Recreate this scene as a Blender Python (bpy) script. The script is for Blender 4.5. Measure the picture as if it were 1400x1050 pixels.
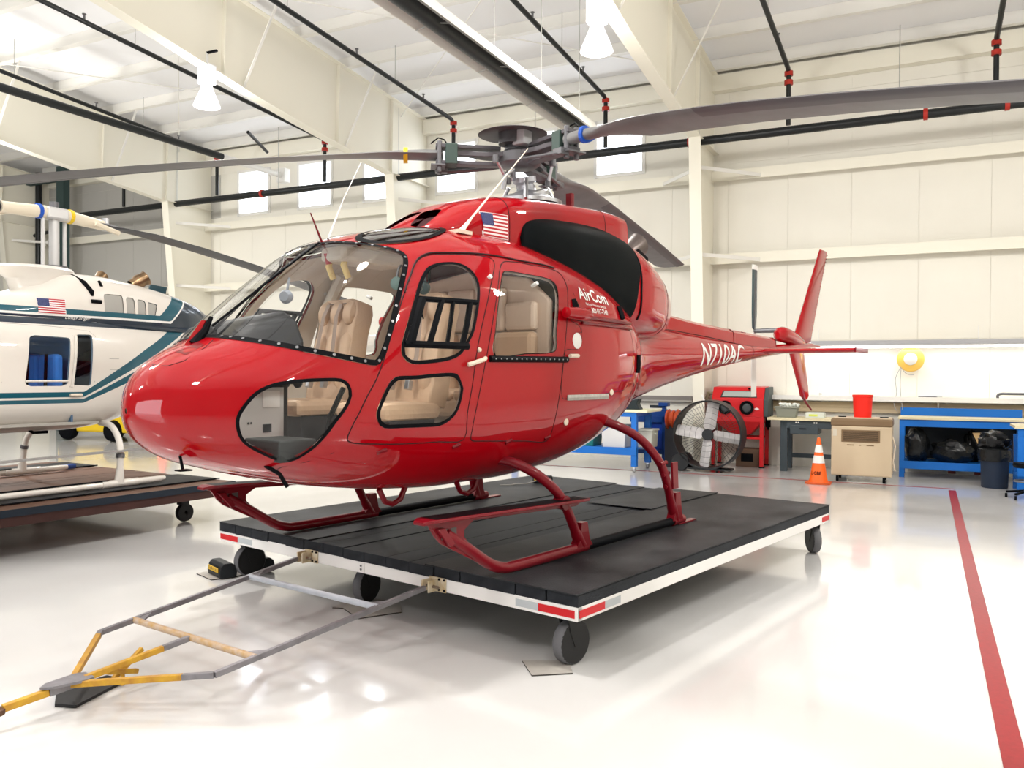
import bpy, bmesh, math, random
import numpy as np
from mathutils import Vector, Matrix, Euler

for _o in list(bpy.data.objects):
    bpy.data.objects.remove(_o, do_unlink=True)
SC = bpy.context.scene
COL = SC.collection
random.seed(7)
PI = math.pi

# ------------------------------------------------------------ camera
CAM_R = Vector((0.6211805, -0.7836446, 0.0059945)); CAM_U = Vector((0.0046259, 0.0113158, 0.9999253)); CAM_F = Vector((0.7836539, 0.6211063, -0.0106542))
cd = bpy.data.cameras.new('camera'); cam = bpy.data.objects.new('camera', cd); COL.objects.link(cam)
cd.sensor_fit = 'HORIZONTAL'; cd.sensor_width = 36.0; cd.lens = 1140.1785*36.0/1400; cd.clip_start = .05; cd.clip_end = 200
mw = Matrix((( CAM_R.x, CAM_U.x, -CAM_F.x, -2.19216), (CAM_R.y, CAM_U.y, -CAM_F.y, -4.32020), (CAM_R.z, CAM_U.z, -CAM_F.z, 1.70380), (0, 0, 0, 1)))
cam.matrix_world = mw
SC.camera = cam

# ------------------------------------------------------------ world, view, lights
W = bpy.data.worlds.new('world'); SC.world = W; W.use_nodes = True
bg = W.node_tree.nodes['Background']; bg.inputs[0].default_value = (.93, .96, 1, 1); bg.inputs[1].default_value = 7.0
SC.view_settings.view_transform = 'Standard'; SC.view_settings.look = 'None'
SC.view_settings.gamma = 1; SC.view_settings.use_curve_mapping = False
SC.view_settings.exposure = 0.0

# the hangar has its own axes: r to the right along the back wall, d away from the camera
EX, EY = -2.19216, -4.32020
HR = Vector((0.2079117, -0.9781476, 0.0000000)); HD = Vector((0.9781476, 0.2079117, 0.0000000)); HROT = math.atan2(HR.y, HR.x)
def hp(r, d, z=0.0):
    return Vector((EX, EY, 0))+HR*r+HD*d+Vector((0, 0, z))

def lamp(name, kind, loc, power, size=.4, color=(1, 1, 1), rot=None, size_y=None, spread=None):
    l = bpy.data.lights.new(name, kind); l.energy = power; l.color = color
    if kind == 'AREA':
        l.size = size; l.shape = 'RECTANGLE' if size_y else 'DISK'
        if size_y: l.size_y = size_y
        if spread: l.spread = spread
    elif kind in ('POINT', 'SPOT'): l.shadow_soft_size = size
    o = bpy.data.objects.new(name, l); COL.objects.link(o); o.location = loc
    if rot: o.rotation_euler = rot
    return o
LAMPS = [(-10.55, 10.0, 6.45), (-3.83, 10.1, 6.26)] + [(r, d, 7.0) for r in (-17.4, -10.55, -3.83, 2.9) for d in (4.2, -2.)] + [(-17.4, 10.0, 6.4), (2.9, 10.0, 6.4)]
for i, (r, d, z) in enumerate(LAMPS):
    lamp('high_bay_light', 'AREA', hp(r, d, z-.46), 130, .40, (1, .97, .93))
    lamp('high_bay_uplight', 'POINT', hp(r, d, z-.20), 280, .25, (1, .97, .93))

# ------------------------------------------------------------ helpers
MATS = {}
def nodes_of(m):
    m.use_nodes = True
    return m.node_tree.nodes, m.node_tree.links
def mat(name, col, rough=.5, metal=0., coat=0., noise=0., nscale=6., bump=0., bscale=40., spec=.3, emit=None, estr=0., alpha=None, stretch=None, col2=None):
    if name in MATS: return MATS[name]
    m = bpy.data.materials.new(name); N, L = nodes_of(m); b = N['Principled BSDF']
    b.inputs['Base Color'].default_value = (*col, 1); b.inputs['Roughness'].default_value = rough
    b.inputs['Metallic'].default_value = metal; b.inputs['Coat Weight'].default_value = coat
    b.inputs['Coat Roughness'].default_value = .012; b.inputs['Coat IOR'].default_value = 1.44; b.inputs['Specular IOR Level'].default_value = spec
    if emit: b.inputs['Emission Color'].default_value = (*emit, 1); b.inputs['Emission Strength'].default_value = estr
    if noise or bump:
        tc = N.new('ShaderNodeTexCoord'); mp = N.new('ShaderNodeMapping'); L.new(tc.outputs['Object'], mp.inputs[0])
        if stretch: mp.inputs['Scale'].default_value = stretch
    if noise:
        t = N.new('ShaderNodeTexNoise'); t.inputs['Scale'].default_value = nscale; t.inputs['Detail'].default_value = 6
        L.new(mp.outputs[0], t.inputs['Vector'])
        r = N.new('ShaderNodeValToRGB'); r.color_ramp.elements[0].position = .3; r.color_ramp.elements[1].position = .72
        c2 = col2 or tuple(c*(1-noise) for c in col)
        r.color_ramp.elements[0].color = (*c2, 1); r.color_ramp.elements[1].color = (*col, 1)
        L.new(t.outputs[0], r.inputs[0]); L.new(r.outputs[0], b.inputs['Base Color'])
    if bump:
        t2 = N.new('ShaderNodeTexNoise'); t2.inputs['Scale'].default_value = bscale; t2.inputs['Detail'].default_value = 3
        L.new(mp.outputs[0], t2.inputs['Vector'])
        bp = N.new('ShaderNodeBump'); bp.inputs['Strength'].default_value = bump; bp.inputs['Distance'].default_value = .02
        L.new(t2.outputs[0], bp.inputs['Height']); L.new(bp.outputs[0], b.inputs['Normal'])
    MATS[name] = m
    return m
def glass(name, tint, refl=.5):
    if name in MATS: return MATS[name]
    m = bpy.data.materials.new(name); N, L = nodes_of(m); N.remove(N['Principled BSDF'])
    o = N['Material Output']; t = N.new('ShaderNodeBsdfTransparent'); t.inputs[0].default_value = (*tint, 1)
    g = N.new('ShaderNodeBsdfGlossy'); g.inputs['Roughness'].default_value = .01
    l0 = N.new('ShaderNodeLayerWeight'); l0.inputs[0].default_value = .5; lp_ = N.new('ShaderNodeMath'); lp_.operation = 'POWER'; lp_.inputs[1].default_value = 4.5; L.new(l0.outputs['Facing'], lp_.inputs[0]); lw = N.new('ShaderNodeMath'); lw.operation = 'ADD'; lw.inputs[1].default_value = .035; L.new(lp_.outputs[0], lw.inputs[0])
    mx = N.new('ShaderNodeMixShader'); mm = N.new('ShaderNodeMath'); mm.operation = 'MULTIPLY'; mm.inputs[1].default_value = refl*2
    L.new(lw.outputs[0], mm.inputs[0]); L.new(mm.outputs[0], mx.inputs[0])
    L.new(t.outputs[0], mx.inputs[1]); L.new(g.outputs[0], mx.inputs[2]); L.new(mx.outputs[0], o.inputs[0])
    MATS[name] = m
    return m

class MB:
    """collects shapes; build() links them as one mesh object"""
    def __init__(s, M=None): s.v = []; s.f = []; s.mi = []; s.M = M; s.m = 0
    def add(s, V, F):
        k = len(s.v)
        for p in V:
            p = Vector(p)
            s.v.append(tuple(s.M @ p if s.M else p))
        for f in F: s.f.append([k+i for i in f]); s.mi.append(s.m)
        return s
    def box(s, x0, x1, y0, y1, z0, z1, R=None):
        V = [Vector((x, y, z)) for z in (z0, z1) for y in (y0, y1) for x in (x0, x1)]
        if R is not None:
            c = Vector(((x0+x1)/2, (y0+y1)/2, (z0+z1)/2)); V = [c+R@(p-c) for p in V]
        return s.add(V, [(0, 2, 3, 1), (4, 5, 7, 6), (0, 1, 5, 4), (2, 6, 7, 3), (0, 4, 6, 2), (1, 3, 7, 5)])
    def frame(s, d, up=None):
        d = Vector(d).normalized(); a = Vector(up) if up else (Vector((0, 0, 1)) if abs(d.z) < .9 else Vector((1, 0, 0)))
        x = a.cross(d).normalized(); y = d.cross(x)
        return x, y
    def cyl(s, p, q, r, r2=None, n=16, caps=True):
        p = Vector(p); q = Vector(q); r2 = r if r2 is None else r2; x, y = s.frame(q-p)
        V = []
        for c, rr in ((p, r), (q, r2)):
            V += [c+x*rr*math.cos(2*PI*i/n)+y*rr*math.sin(2*PI*i/n) for i in range(n)]
        F = [(i, (i+1) % n, n+(i+1) % n, n+i) for i in range(n)]
        if caps: F += [tuple(range(n-1, -1, -1)), tuple(range(n, 2*n))]
        return s.add(V, F)
    def bar(s, p, q, w, h, up=(0, 0, 1)):
        p = Vector(p); q = Vector(q); x, y = s.frame(q-p, up)
        V = [c+x*a*w/2+y*b*h/2 for c in (p, q) for a, b in ((-1, -1), (1, -1), (1, 1), (-1, 1))]
        return s.add(V, [(3, 2, 1, 0), (4, 5, 6, 7), (0, 1, 5, 4), (1, 2, 6, 5), (2, 3, 7, 6), (3, 0, 4, 7)])
    def tube(s, P, r, n=10, closed=False, sx=1., sy=1., caps=True):
        P = [Vector(p) for p in P]; m = len(P); rr = r if isinstance(r, (list, tuple)) else [r]*m
        V = []; px = None
        for i, p in enumerate(P):
            a = P[(i-1) % m] if (closed or i) else P[i]; b = P[(i+1) % m] if (closed or i < m-1) else P[i]
            d = (b-a).normalized()
            if px is None: x, y = s.frame(d)
            else:
                x = (px-d*px.dot(d)); x = x.normalized() if x.length > 1e-6 else s.frame(d)[0]; y = d.cross(x)
            px = x
            V += [p+x*rr[i]*sx*math.cos(2*PI*j/n)+y*rr[i]*sy*math.sin(2*PI*j/n) for j in range(n)]
        F = []
        for i in range(m if closed else m-1):
            k = (i+1) % m
            F += [(i*n+j, i*n+(j+1) % n, k*n+(j+1) % n, k*n+j) for j in range(n)]
        if caps and not closed: F += [tuple(range(n-1, -1, -1)), tuple(range((m-1)*n, m*n))]
        return s.add(V, F)
    def lathe(s, prof, c=(0, 0, 0), ax=(0, 0, 1), n=24, caps=False):
        c = Vector(c); ax = Vector(ax).normalized(); x, y = s.frame(ax); V = []
        for r, h in prof: V += [c+ax*h+(x*math.cos(2*PI*i/n)+y*math.sin(2*PI*i/n))*r for i in range(n)]
        F = [(k*n+i, k*n+(i+1) % n, (k+1)*n+(i+1) % n, (k+1)*n+i) for k in range(len(prof)-1) for i in range(n)]
        if caps: F += [tuple(range(n-1, -1, -1)), tuple(range((len(prof)-1)*n, len(prof)*n))]
        return s.add(V, F)
    def prism(s, poly, thick, o=(0, 0, 0), u=(1, 0, 0), v=(0, 0, 1)):
        o = Vector(o); u = Vector(u); v = Vector(v); w = u.cross(v).normalized(); n = len(poly)
        V = [o+u*a+v*b+w*t for t in (-thick/2, thick/2) for a, b in poly]
        F = [tuple(range(n-1, -1, -1)), tuple(range(n, 2*n))]+[(i, (i+1) % n, n+(i+1) % n, n+i) for i in range(n)]
        return s.add(V, F)
    def loftsec(s, secs, caps=True):
        n = len(secs[0]); V = [p for q in secs for p in q]
        F = [(k*n+i, k*n+(i+1) % n, (k+1)*n+(i+1) % n, (k+1)*n+i) for k in range(len(secs)-1) for i in range(n)]
        if caps: F += [tuple(range(n-1, -1, -1)), tuple(range((len(secs)-1)*n, len(secs)*n))]
        return s.add(V, F)
    def build(s, name, m, parent=None, smooth=False, bevel=0, fix=True, kind=None, label=None):
        me = bpy.data.meshes.new(name); me.from_pydata([tuple(p) for p in s.v], [], s.f)
        ms = m if isinstance(m, (list, tuple)) else [m]
        for q in ms: me.materials.append(q)
        if len(ms) > 1: me.polygons.foreach_set('material_index', s.mi)
        if fix:
            bm = bmesh.new(); bm.from_mesh(me); bmesh.ops.recalc_face_normals(bm, faces=bm.faces); bm.to_mesh(me); bm.free()
        if smooth:
            me.polygons.foreach_set('use_smooth', [True]*len(me.polygons))
            try: me.set_sharp_from_angle(angle=math.radians(40))
            except Exception: pass
        me.update()
        o = bpy.data.objects.new(name, me); COL.objects.link(o)
        if parent is not None: o.parent = parent
        if bevel:
            b = o.modifiers.new('bevel', 'BEVEL'); b.width = bevel; b.segments = 2; b.limit_method = 'ANGLE'; b.harden_normals = False
        if kind: o['kind'] = kind
        if label: o['label'] = label
        return o
def thing(name, label, cat, loc=(0, 0, 0), rotz=0., group=None, rot=None):
    o = bpy.data.objects.new(name, None); COL.objects.link(o); o.location = loc
    o.rotation_euler = rot or (0, 0, rotz); o.empty_display_size = .1
    return tag(o, label, cat, group)
def tag(o, label, cat, group=None):
    o['label'] = label; o['category'] = cat
    if group: o['group'] = group
    return o
def struct(name, mb, m, smooth=False, bevel=0):
    return mb.build(name, m, None, smooth, bevel, kind='structure')
def rotx(a): return Matrix.Rotation(a, 3, 'X')
def roty(a): return Matrix.Rotation(a, 3, 'Y')
def rotzm(a): return Matrix.Rotation(a, 3, 'Z')

# ------------------------------------------------------------ lofted skins that are cut along outlines
def pchip(xs, ys):
    xs = np.array(xs, float); ys = np.array(ys, float)
    h = np.diff(xs); d = np.diff(ys)/h; m = np.zeros(len(xs))
    for i in range(1, len(xs)-1):
        if d[i-1]*d[i] > 0:
            w1 = 2*h[i]+h[i-1]; w2 = h[i]+2*h[i-1]
            m[i] = (w1+w2)/(w1/d[i-1]+w2/d[i])
    m[0] = d[0]; m[-1] = d[-1]
    def f(x):
        x = np.clip(np.asarray(x, float), xs[0], xs[-1])
        i = np.clip(np.searchsorted(xs, x)-1, 0, len(xs)-2)
        t = (x-xs[i])/h[i]
        return ((2*t**3-3*t**2+1)*ys[i]+(t**3-2*t**2+t)*h[i]*m[i]+(-2*t**3+3*t**2)*ys[i+1]+(t**3-t**2)*h[i]*m[i+1])
    return f

class Loft:
    # rows: x, half width, z of greatest width, top z, bottom z, upper exponent, lower exponent
    def __init__(s, x0, rows):
        s.x0 = x0; s.x1 = rows[-1][0]
        R = np.array(rows, float); q = np.sqrt(np.maximum(R[:, 0]-x0, 0))
        s.f = [pchip(q, R[:, k]) for k in range(1, 7)]
    def par(s, x):
        q = np.sqrt(np.maximum(np.asarray(x, float)-s.x0, 0))
        return [f(q) for f in s.f]
    def pos(s, x, th):
        w, zc, zt, zb, nt, nb = s.par(x)
        c = np.cos(th); k = np.sin(th); up = k >= 0
        n = np.where(up, nt, nb); h = np.where(up, zt-zc, zc-zb)
        y = -w*np.sign(c)*np.abs(c)**(2/n)
        z = zc+h*np.sign(k)*np.abs(k)**(2/n)
        return np.stack([np.broadcast_to(x, y.shape), y, z], -1)
    def nrm(s, x, th):
        e = 1e-3
        a = s.pos(np.maximum(x-e, s.x0+1e-5), th); b = s.pos(np.minimum(x+e, s.x1), th)
        c = s.pos(x, th-8e-3); d = s.pos(x, th+8e-3)
        n = np.cross(b-a, d-c); n /= np.linalg.norm(n, axis=-1, keepdims=True)+1e-12
        return n
    def F(s, p):
        w, zc, zt, zb, nt, nb = s.par(p[..., 0])
        dz = p[..., 2]-zc; up = dz >= 0
        n = np.where(up, nt, nb); h = np.where(up, zt-zc, zc-zb)
        v = np.abs(p[..., 1]/np.maximum(w, 1e-4))**n+np.abs(dz/np.maximum(h, 1e-4))**n-1
        return np.where((p[..., 0] < s.x0) | (p[..., 0] > s.x1), 1.0, v)
    def th(s, p):
        w, zc, zt, zb, nt, nb = s.par(p[0])
        dz = p[2]-zc; n = nt if dz >= 0 else nb; h = (zt-zc) if dz >= 0 else (zc-zb)
        c = -np.sign(p[1])*abs(p[1]/w)**(n/2); k = np.sign(dz)*abs(dz/h)**(n/2)
        return float(np.arctan2(k, c))
    def yside(s, x, z, side=-1):      # y of the surface at height z
        w, zc, zt, zb, nt, nb = s.par(x)
        dz = np.asarray(z)-zc; up = dz >= 0
        n = np.where(up, nt, nb); h = np.where(up, zt-zc, zc-zb)
        return side*w*np.maximum(1-np.abs(dz/h)**n, 0)**(1/n)
    def ztop(s, x, y):
        w, zc, zt, zb, nt, nb = s.par(x)
        return zc+(zt-zc)*np.maximum(1-np.abs(y/w)**nt, 0)**(1/nt)

BODY = Loft(-.014, [
 (-.014, 0.0, 1.50, 1.505, 1.495, 2.0, 2.0),
 (.02, .12, 1.50, 1.63, 1.41, 2.0, 2.0),
 (.10, .28, 1.50, 1.73, 1.31, 2.05, 2.05),
 (.25, .46, 1.50, 1.83, 1.22, 2.15, 2.1),
 (.44, .62, 1.51, 1.915, 1.16, 2.3, 2.2),
 (.70, .76, 1.53, 2.13, 1.09, 2.3, 2.3),
 (1.0, .855, 1.56, 2.37, 1.02, 2.35, 2.4),
 (1.25, .895, 1.58, 2.545, .98, 2.5, 2.5),
 (1.6, .925, 1.62, 2.66, .94, 2.7, 2.6),
 (2.0, .94, 1.66, 2.735, .92, 2.8, 2.7),
 (2.5, .94, 1.70, 2.75, .92, 2.8, 2.7),
 (3.0, .92, 1.74, 2.71, .95, 2.8, 2.6),
 (3.5, .875, 1.79, 2.62, 1.01, 2.8, 2.4),
 (3.9, .79, 1.83, 2.50, 1.09, 2.7, 2.2),
 (4.2, .68, 1.86, 2.42, 1.17, 2.4, 2.2),
 (4.45, .54, 1.88, 2.34, 1.25, 2.1, 2.1),
 (4.7, .42, 1.89, 2.30, 1.34, 2.0, 2.0),
 (5.0, .36, 1.90, 2.27, 1.43, 2.0, 2.0),
 (5.6, .31, 1.92, 2.23, 1.56, 2.0, 2.0),
 (6.3, .26, 1.94, 2.20, 1.68, 2.0, 2.0),
 (7.2, .21, 1.98, 2.16, 1.81, 2.0, 2.0),
 (8.3, .16, 2.03, 2.13, 1.93, 2.0, 2.0),
 (9.3, .12, 2.09, 2.16, 2.02, 2.0, 2.0),
 (10.4, .08, 2.17, 2.22, 2.12, 2.0, 2.0)])
COWL = Loft(1.93, [
 (1.93, .02, 2.69, 2.70, 2.68, 2.2, 2.2),
 (2.0, .26, 2.69, 2.78, 2.685, 2.4, 2.4),
 (2.15, .36, 2.69, 2.87, 2.685, 2.6, 2.4),
 (2.4, .42, 2.69, 2.99, 2.685, 3.2, 2.6),
 (2.7, .45, 2.69, 3.06, 2.68, 5.0, 2.6),
 (3.0, .46, 2.6, 3.09, 2.3, 7.0, 2.6),
 (3.6, .46, 2.6, 3.13, 2.3, 9.0, 2.6),
 (4.2, .44, 2.6, 3.16, 2.3, 9.0, 2.6),
 (4.45, .40, 2.6, 3.16, 2.3, 9.0, 2.6)])
ENG = Loft(2.78, [
 (2.78, .47, 2.5, 2.90, 2.3, 3.0, 2.2),
 (2.88, .57, 2.5, 2.95, 2.2, 3.2, 2.4),
 (3.3, .67, 2.5, 2.99, 2.1, 3.0, 2.8),
 (3.8, .72, 2.5, 3.01, 2.08, 2.7, 3.4),
 (4.25, .73, 2.46, 2.96, 2.06, 2.5, 4.2),
 (4.65, .66, 2.42, 2.87, 2.05, 2.3, 4.0),
 (5.0, .54, 2.38, 2.74, 2.06, 2.2, 3.4),
 (5.3, .39, 2.35, 2.60, 2.09, 2.1, 2.6),
 (5.5, .24, 2.33, 2.48, 2.14, 2.0, 2.0),
 (5.6, .10, 2.32, 2.38, 2.25, 2.0, 2.0)])

TR = {'chin': [(0.3115, -0.2122), (0.3085, -0.1515), (0.3082, -0.0958), (0.3106, -0.0443), (0.3155, -0.0006), (0.3227, 0.0294), (0.3317, 0.065), (0.3431, 0.1076), (0.3566, 0.1527), (0.371, 0.1916), (0.3851, 0.2204), (0.3996, 0.2426), (0.416, 0.2609), (0.4347, 0.2763), (0.4553, 0.2872), (0.478, 0.2914), (0.5036, 0.2879), (0.5315, 0.2787), (0.5598, 0.2675), (0.5878, 0.2556), (0.6163, 0.2428), (0.6455, 0.23), (0.6772, 0.217), (0.7098, 0.2043), (0.7377, 0.193), (0.7576, 0.1845), (0.7723, 0.177), (0.7853, 0.1672), (0.798, 0.1538), (0.8091, 0.1384), (0.818, 0.1221), (0.8245, 0.1047), (0.8288, 0.0863), (0.8312, 0.0685), (0.8325, 0.0517), (0.8318, 0.0355), (0.8278, 0.019), (0.8196, 0.0028), (0.8082, -0.0179), (0.7953, -0.0482), (0.7806, -0.0837), (0.7649, -0.1237), (0.7511, -0.1649), (0.7411, -0.2039), (0.7328, -0.2426), (0.7235, -0.2859), (0.7122, -0.339), (0.7009, -0.3985), (0.6906, -0.4561), (0.6807, -0.5073), (0.6709, -0.555), (0.6618, -0.6001), (0.6536, -0.6435), (0.6457, -0.6835), (0.6372, -0.7176), (0.6279, -0.7444), (0.6174, -0.7638), (0.6045, -0.7757), (0.5891, -0.7799), (0.5713, -0.776), (0.5503, -0.7644), (0.5256, -0.7441), (0.4985, -0.7162), (0.4711, -0.6846), (0.443, -0.6503), (0.415, -0.6119), (0.3905, -0.5695), (0.3708, -0.5259), (0.3543, -0.4794), (0.3399, -0.4246), (0.3274, -0.3566), (0.3177, -0.282)],
 'door_window': [(1.4238, 0.6724), (1.4461, 0.6941), (1.4708, 0.7155), (1.4991, 0.7317), (1.5322, 0.7405), (1.5692, 0.744), (1.608, 0.7436), (1.6496, 0.7389), (1.6924, 0.7295), (1.7295, 0.7164), (1.7578, 0.6997), (1.7803, 0.6795), (1.7992, 0.6573), (1.8156, 0.6336), (1.8285, 0.6081), (1.8372, 0.5809), (1.8415, 0.5522), (1.8419, 0.5221), (1.8384, 0.4908), (1.8306, 0.4582), (1.8193, 0.4248), (1.8066, 0.3918), (1.7924, 0.3592), (1.7769, 0.3271), (1.7616, 0.2963), (1.7478, 0.2663), (1.7341, 0.2375), (1.7185, 0.212), (1.6996, 0.1907), (1.6784, 0.1722), (1.6562, 0.1553), (1.6345, 0.1387), (1.6116, 0.1236), (1.5849, 0.1121), (1.553, 0.1056), (1.5176, 0.1026), (1.4801, 0.1018), (1.4402, 0.1032), (1.3984, 0.1069), (1.3575, 0.1113), (1.3161, 0.116), (1.2754, 0.1211), (1.2419, 0.1269), (1.2187, 0.1333), (1.2022, 0.1405), (1.1878, 0.1496), (1.1738, 0.1613), (1.1621, 0.175), (1.1536, 0.1896), (1.149, 0.2049), (1.1476, 0.221), (1.1488, 0.2375), (1.152, 0.2527), (1.1577, 0.2681), (1.1675, 0.2887), (1.1832, 0.3174), (1.2037, 0.3516), (1.2264, 0.3886), (1.252, 0.4302), (1.2806, 0.4754), (1.3076, 0.517), (1.3298, 0.5514), (1.3494, 0.5814), (1.3685, 0.6085), (1.3869, 0.6322), (1.4043, 0.6527)],
 'low_window': [(0.9759, -0.1067), (0.9758, -0.0814), (0.9796, -0.0577), (0.9858, -0.0339), (0.9944, -0.01), (1.0055, 0.0056), (1.0167, 0.0207), (1.0275, 0.0362), (1.0385, 0.0516), (1.0497, 0.0649), (1.0607, 0.0753), (1.0717, 0.0832), (1.0834, 0.0888), (1.0934, 0.0925), (1.104, 0.094), (1.1227, 0.0927), (1.155, 0.0875), (1.1964, 0.0802), (1.2389, 0.0741), (1.2796, 0.0702), (1.321, 0.0668), (1.3632, 0.063), (1.4086, 0.0587), (1.4551, 0.0545), (1.495, 0.0504), (1.5242, 0.0466), (1.546, 0.0427), (1.5641, 0.0381), (1.5794, 0.0325), (1.5908, 0.0263), (1.5996, 0.0196), (1.606, 0.0126), (1.6097, 0.0059), (1.6106, 0.0006), (1.6088, -0.0075), (1.6044, -0.023), (1.5974, -0.043), (1.5884, -0.069), (1.5774, -0.0994), (1.5643, -0.128), (1.5483, -0.1512), (1.5296, -0.1707), (1.5088, -0.1881), (1.4869, -0.2042), (1.4627, -0.2179), (1.4338, -0.2274), (1.4007, -0.231), (1.3632, -0.2302), (1.3178, -0.2289), (1.2582, -0.2284), (1.1925, -0.2288), (1.1375, -0.2302), (1.0983, -0.2325), (1.0678, -0.2342), (1.0433, -0.2315), (1.025, -0.2236), (1.0124, -0.2114), (1.0013, -0.1933), (0.9901, -0.1673), (0.9809, -0.1363)],
 'rear_window': [(2.1108, 0.5939), (2.1391, 0.6226), (2.1561, 0.6247), (2.1842, 0.6223), (2.2343, 0.622), (2.2966, 0.6175), (2.3631, 0.6121), (2.4364, 0.6072), (2.5147, 0.6017), (2.5825, 0.596), (2.6317, 0.5909), (2.667, 0.5835), (2.6901, 0.5675), (2.7026, 0.5433), (2.704, 0.5116), (2.6947, 0.4681), (2.6744, 0.4089), (2.6497, 0.3441), (2.6291, 0.2874), (2.6119, 0.2409), (2.5955, 0.1998), (2.5823, 0.163), (2.5863, 0.1275), (2.5926, 0.0959), (2.5598, 0.0752), (2.4635, 0.0692), (2.3335, 0.0715), (2.208, 0.074), (2.0856, 0.0703), (1.9677, 0.0675), (1.8906, 0.0766), (1.8725, 0.1035), (1.8901, 0.1443), (1.9123, 0.1923), (1.9293, 0.2461), (1.9529, 0.3085), (1.9823, 0.3746), (2.0195, 0.4488), (2.0652, 0.529)],
 'front_door': [(1.3456, 0.6992), (1.3683, 0.729), (1.3879, 0.7545), (1.4078, 0.777), (1.4284, 0.797), (1.4489, 0.8135), (1.4716, 0.8264), (1.4976, 0.8353), (1.5259, 0.8405), (1.5563, 0.8425), (1.5859, 0.8417), (1.6176, 0.8376), (1.6595, 0.8288), (1.7217, 0.8142), (1.7977, 0.7975), (1.8694, 0.7842), (1.9295, 0.7746), (1.9836, 0.7674), (2.0281, 0.7609), (2.0581, 0.7523), (2.0748, 0.7407), (2.0825, 0.7248), (2.0824, 0.7052), (2.0738, 0.6821), (2.0592, 0.6545), (2.0402, 0.6251), (2.0163, 0.5922), (1.987, 0.5505), (1.9564, 0.5033), (1.9239, 0.4509), (1.8851, 0.3869), (1.837, 0.3075), (1.7887, 0.2238), (1.7511, 0.1499), (1.7261, 0.087), (1.708, 0.0349), (1.6926, 0.0025), (1.6775, -0.032), (1.665, -0.0847), (1.6571, -0.1465), (1.664, -0.2258), (1.6787, -0.3129), (1.6725, -0.3804), (1.6246, -0.4028), (1.5486, -0.3945), (1.4647, -0.386), (1.3741, -0.3886), (1.2779, -0.393), (1.1917, -0.3982), (1.1186, -0.4021), (1.0534, -0.4042), (0.998, -0.405), (0.9529, -0.406), (0.9163, -0.4059), (0.8869, -0.4015), (0.8644, -0.3943), (0.8483, -0.3826), (0.8376, -0.3584), (0.8338, -0.3164), (0.8367, -0.2647), (0.8427, -0.214), (0.8506, -0.1685), (0.8614, -0.1243), (0.8741, -0.0793), (0.8887, -0.0326), (0.9055, 0.003), (0.923, 0.0293), (0.9407, 0.0544), (0.9591, 0.0791), (0.9783, 0.1094), (1.0001, 0.1505), (1.0239, 0.1973), (1.0461, 0.2405), (1.0632, 0.2749), (1.0779, 0.3061), (1.0962, 0.3414), (1.1225, 0.3858), (1.1535, 0.4345), (1.1837, 0.4795), (1.2096, 0.5172), (1.2338, 0.5518), (1.2593, 0.5871), (1.2879, 0.6252), (1.3178, 0.6638)],
 'rear_door': [(2.1435, 0.6832), (2.1953, 0.7207), (2.2394, 0.7284), (2.2892, 0.7298), (2.352, 0.7316), (2.4214, 0.7271), (2.4918, 0.7224), (2.567, 0.7213), (2.6475, 0.7236), (2.719, 0.7251), (2.7726, 0.7234), (2.812, 0.7171), (2.8396, 0.7024), (2.8558, 0.6785), (2.8616, 0.6478), (2.8609, 0.6122), (2.8595, 0.5793), (2.8526, 0.5426), (2.8318, 0.4867), (2.7981, 0.4088), (2.7629, 0.324), (2.7332, 0.2438), (2.7083, 0.1691), (2.6867, 0.1005), (2.6684, 0.0444), (2.6516, 0.0052), (2.6343, -0.0332), (2.6193, -0.1014), (2.6087, -0.1791), (2.6035, -0.2619), (2.602, -0.3418), (2.6074, -0.4161), (2.6115, -0.4811), (2.5898, -0.5228), (2.523, -0.5253), (2.431, -0.5032), (2.3391, -0.4818), (2.2538, -0.4687), (2.1679, -0.4553), (2.0842, -0.442), (1.9991, -0.4285), (1.9181, -0.4172), (1.8534, -0.4097), (1.807, -0.4067), (1.7729, -0.4042), (1.7476, -0.3933), (1.7335, -0.3776), (1.7283, -0.3539), (1.7239, -0.3055), (1.7223, -0.224), (1.7309, -0.1318), (1.7467, -0.0554), (1.7649, -0.0054), (1.7844, 0.0154), (1.8048, 0.0488), (1.8273, 0.0934), (1.8524, 0.1473), (1.8805, 0.2081), (1.913, 0.2771), (1.9513, 0.3542), (1.9939, 0.4345), (2.0379, 0.5203), (2.0872, 0.6092)],
 'bag_door': [(2.777, 0.2607), (2.8184, 0.2624), (2.8993, 0.2584), (2.993, 0.2546), (3.0981, 0.2536), (3.2214, 0.2545), (3.3424, 0.2571), (3.4542, 0.2634), (3.5635, 0.273), (3.6669, 0.2813), (3.7479, 0.2803), (3.8031, 0.2661), (3.84, 0.2332), (3.8636, 0.1783), (3.8769, 0.1139), (3.8841, 0.0573), (3.8826, 0.0154), (3.8694, -0.0173), (3.847, -0.0704), (3.8212, -0.1314), (3.791, -0.1933), (3.7417, -0.2343), (3.6743, -0.2416), (3.5887, -0.2276), (3.4739, -0.2096), (3.3085, -0.1887), (3.1264, -0.1675), (2.9795, -0.1557), (2.8722, -0.1515), (2.7855, -0.149), (2.7207, -0.1437), (2.6815, -0.1366), (2.6615, -0.1261), (2.6477, -0.1042), (2.6377, -0.0676), (2.6361, -0.0274), (2.6403, -0.0001), (2.6457, 0.0179), (2.6561, 0.0488), (2.6792, 0.0757), (2.7228, 0.0842), (2.7788, 0.0811), (2.8282, 0.0804), (2.8652, 0.086), (2.8948, 0.0944), (2.9137, 0.1102), (2.9226, 0.1399), (2.9227, 0.1797), (2.9094, 0.2149), (2.8618, 0.2375), (2.8, 0.252)],
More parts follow.
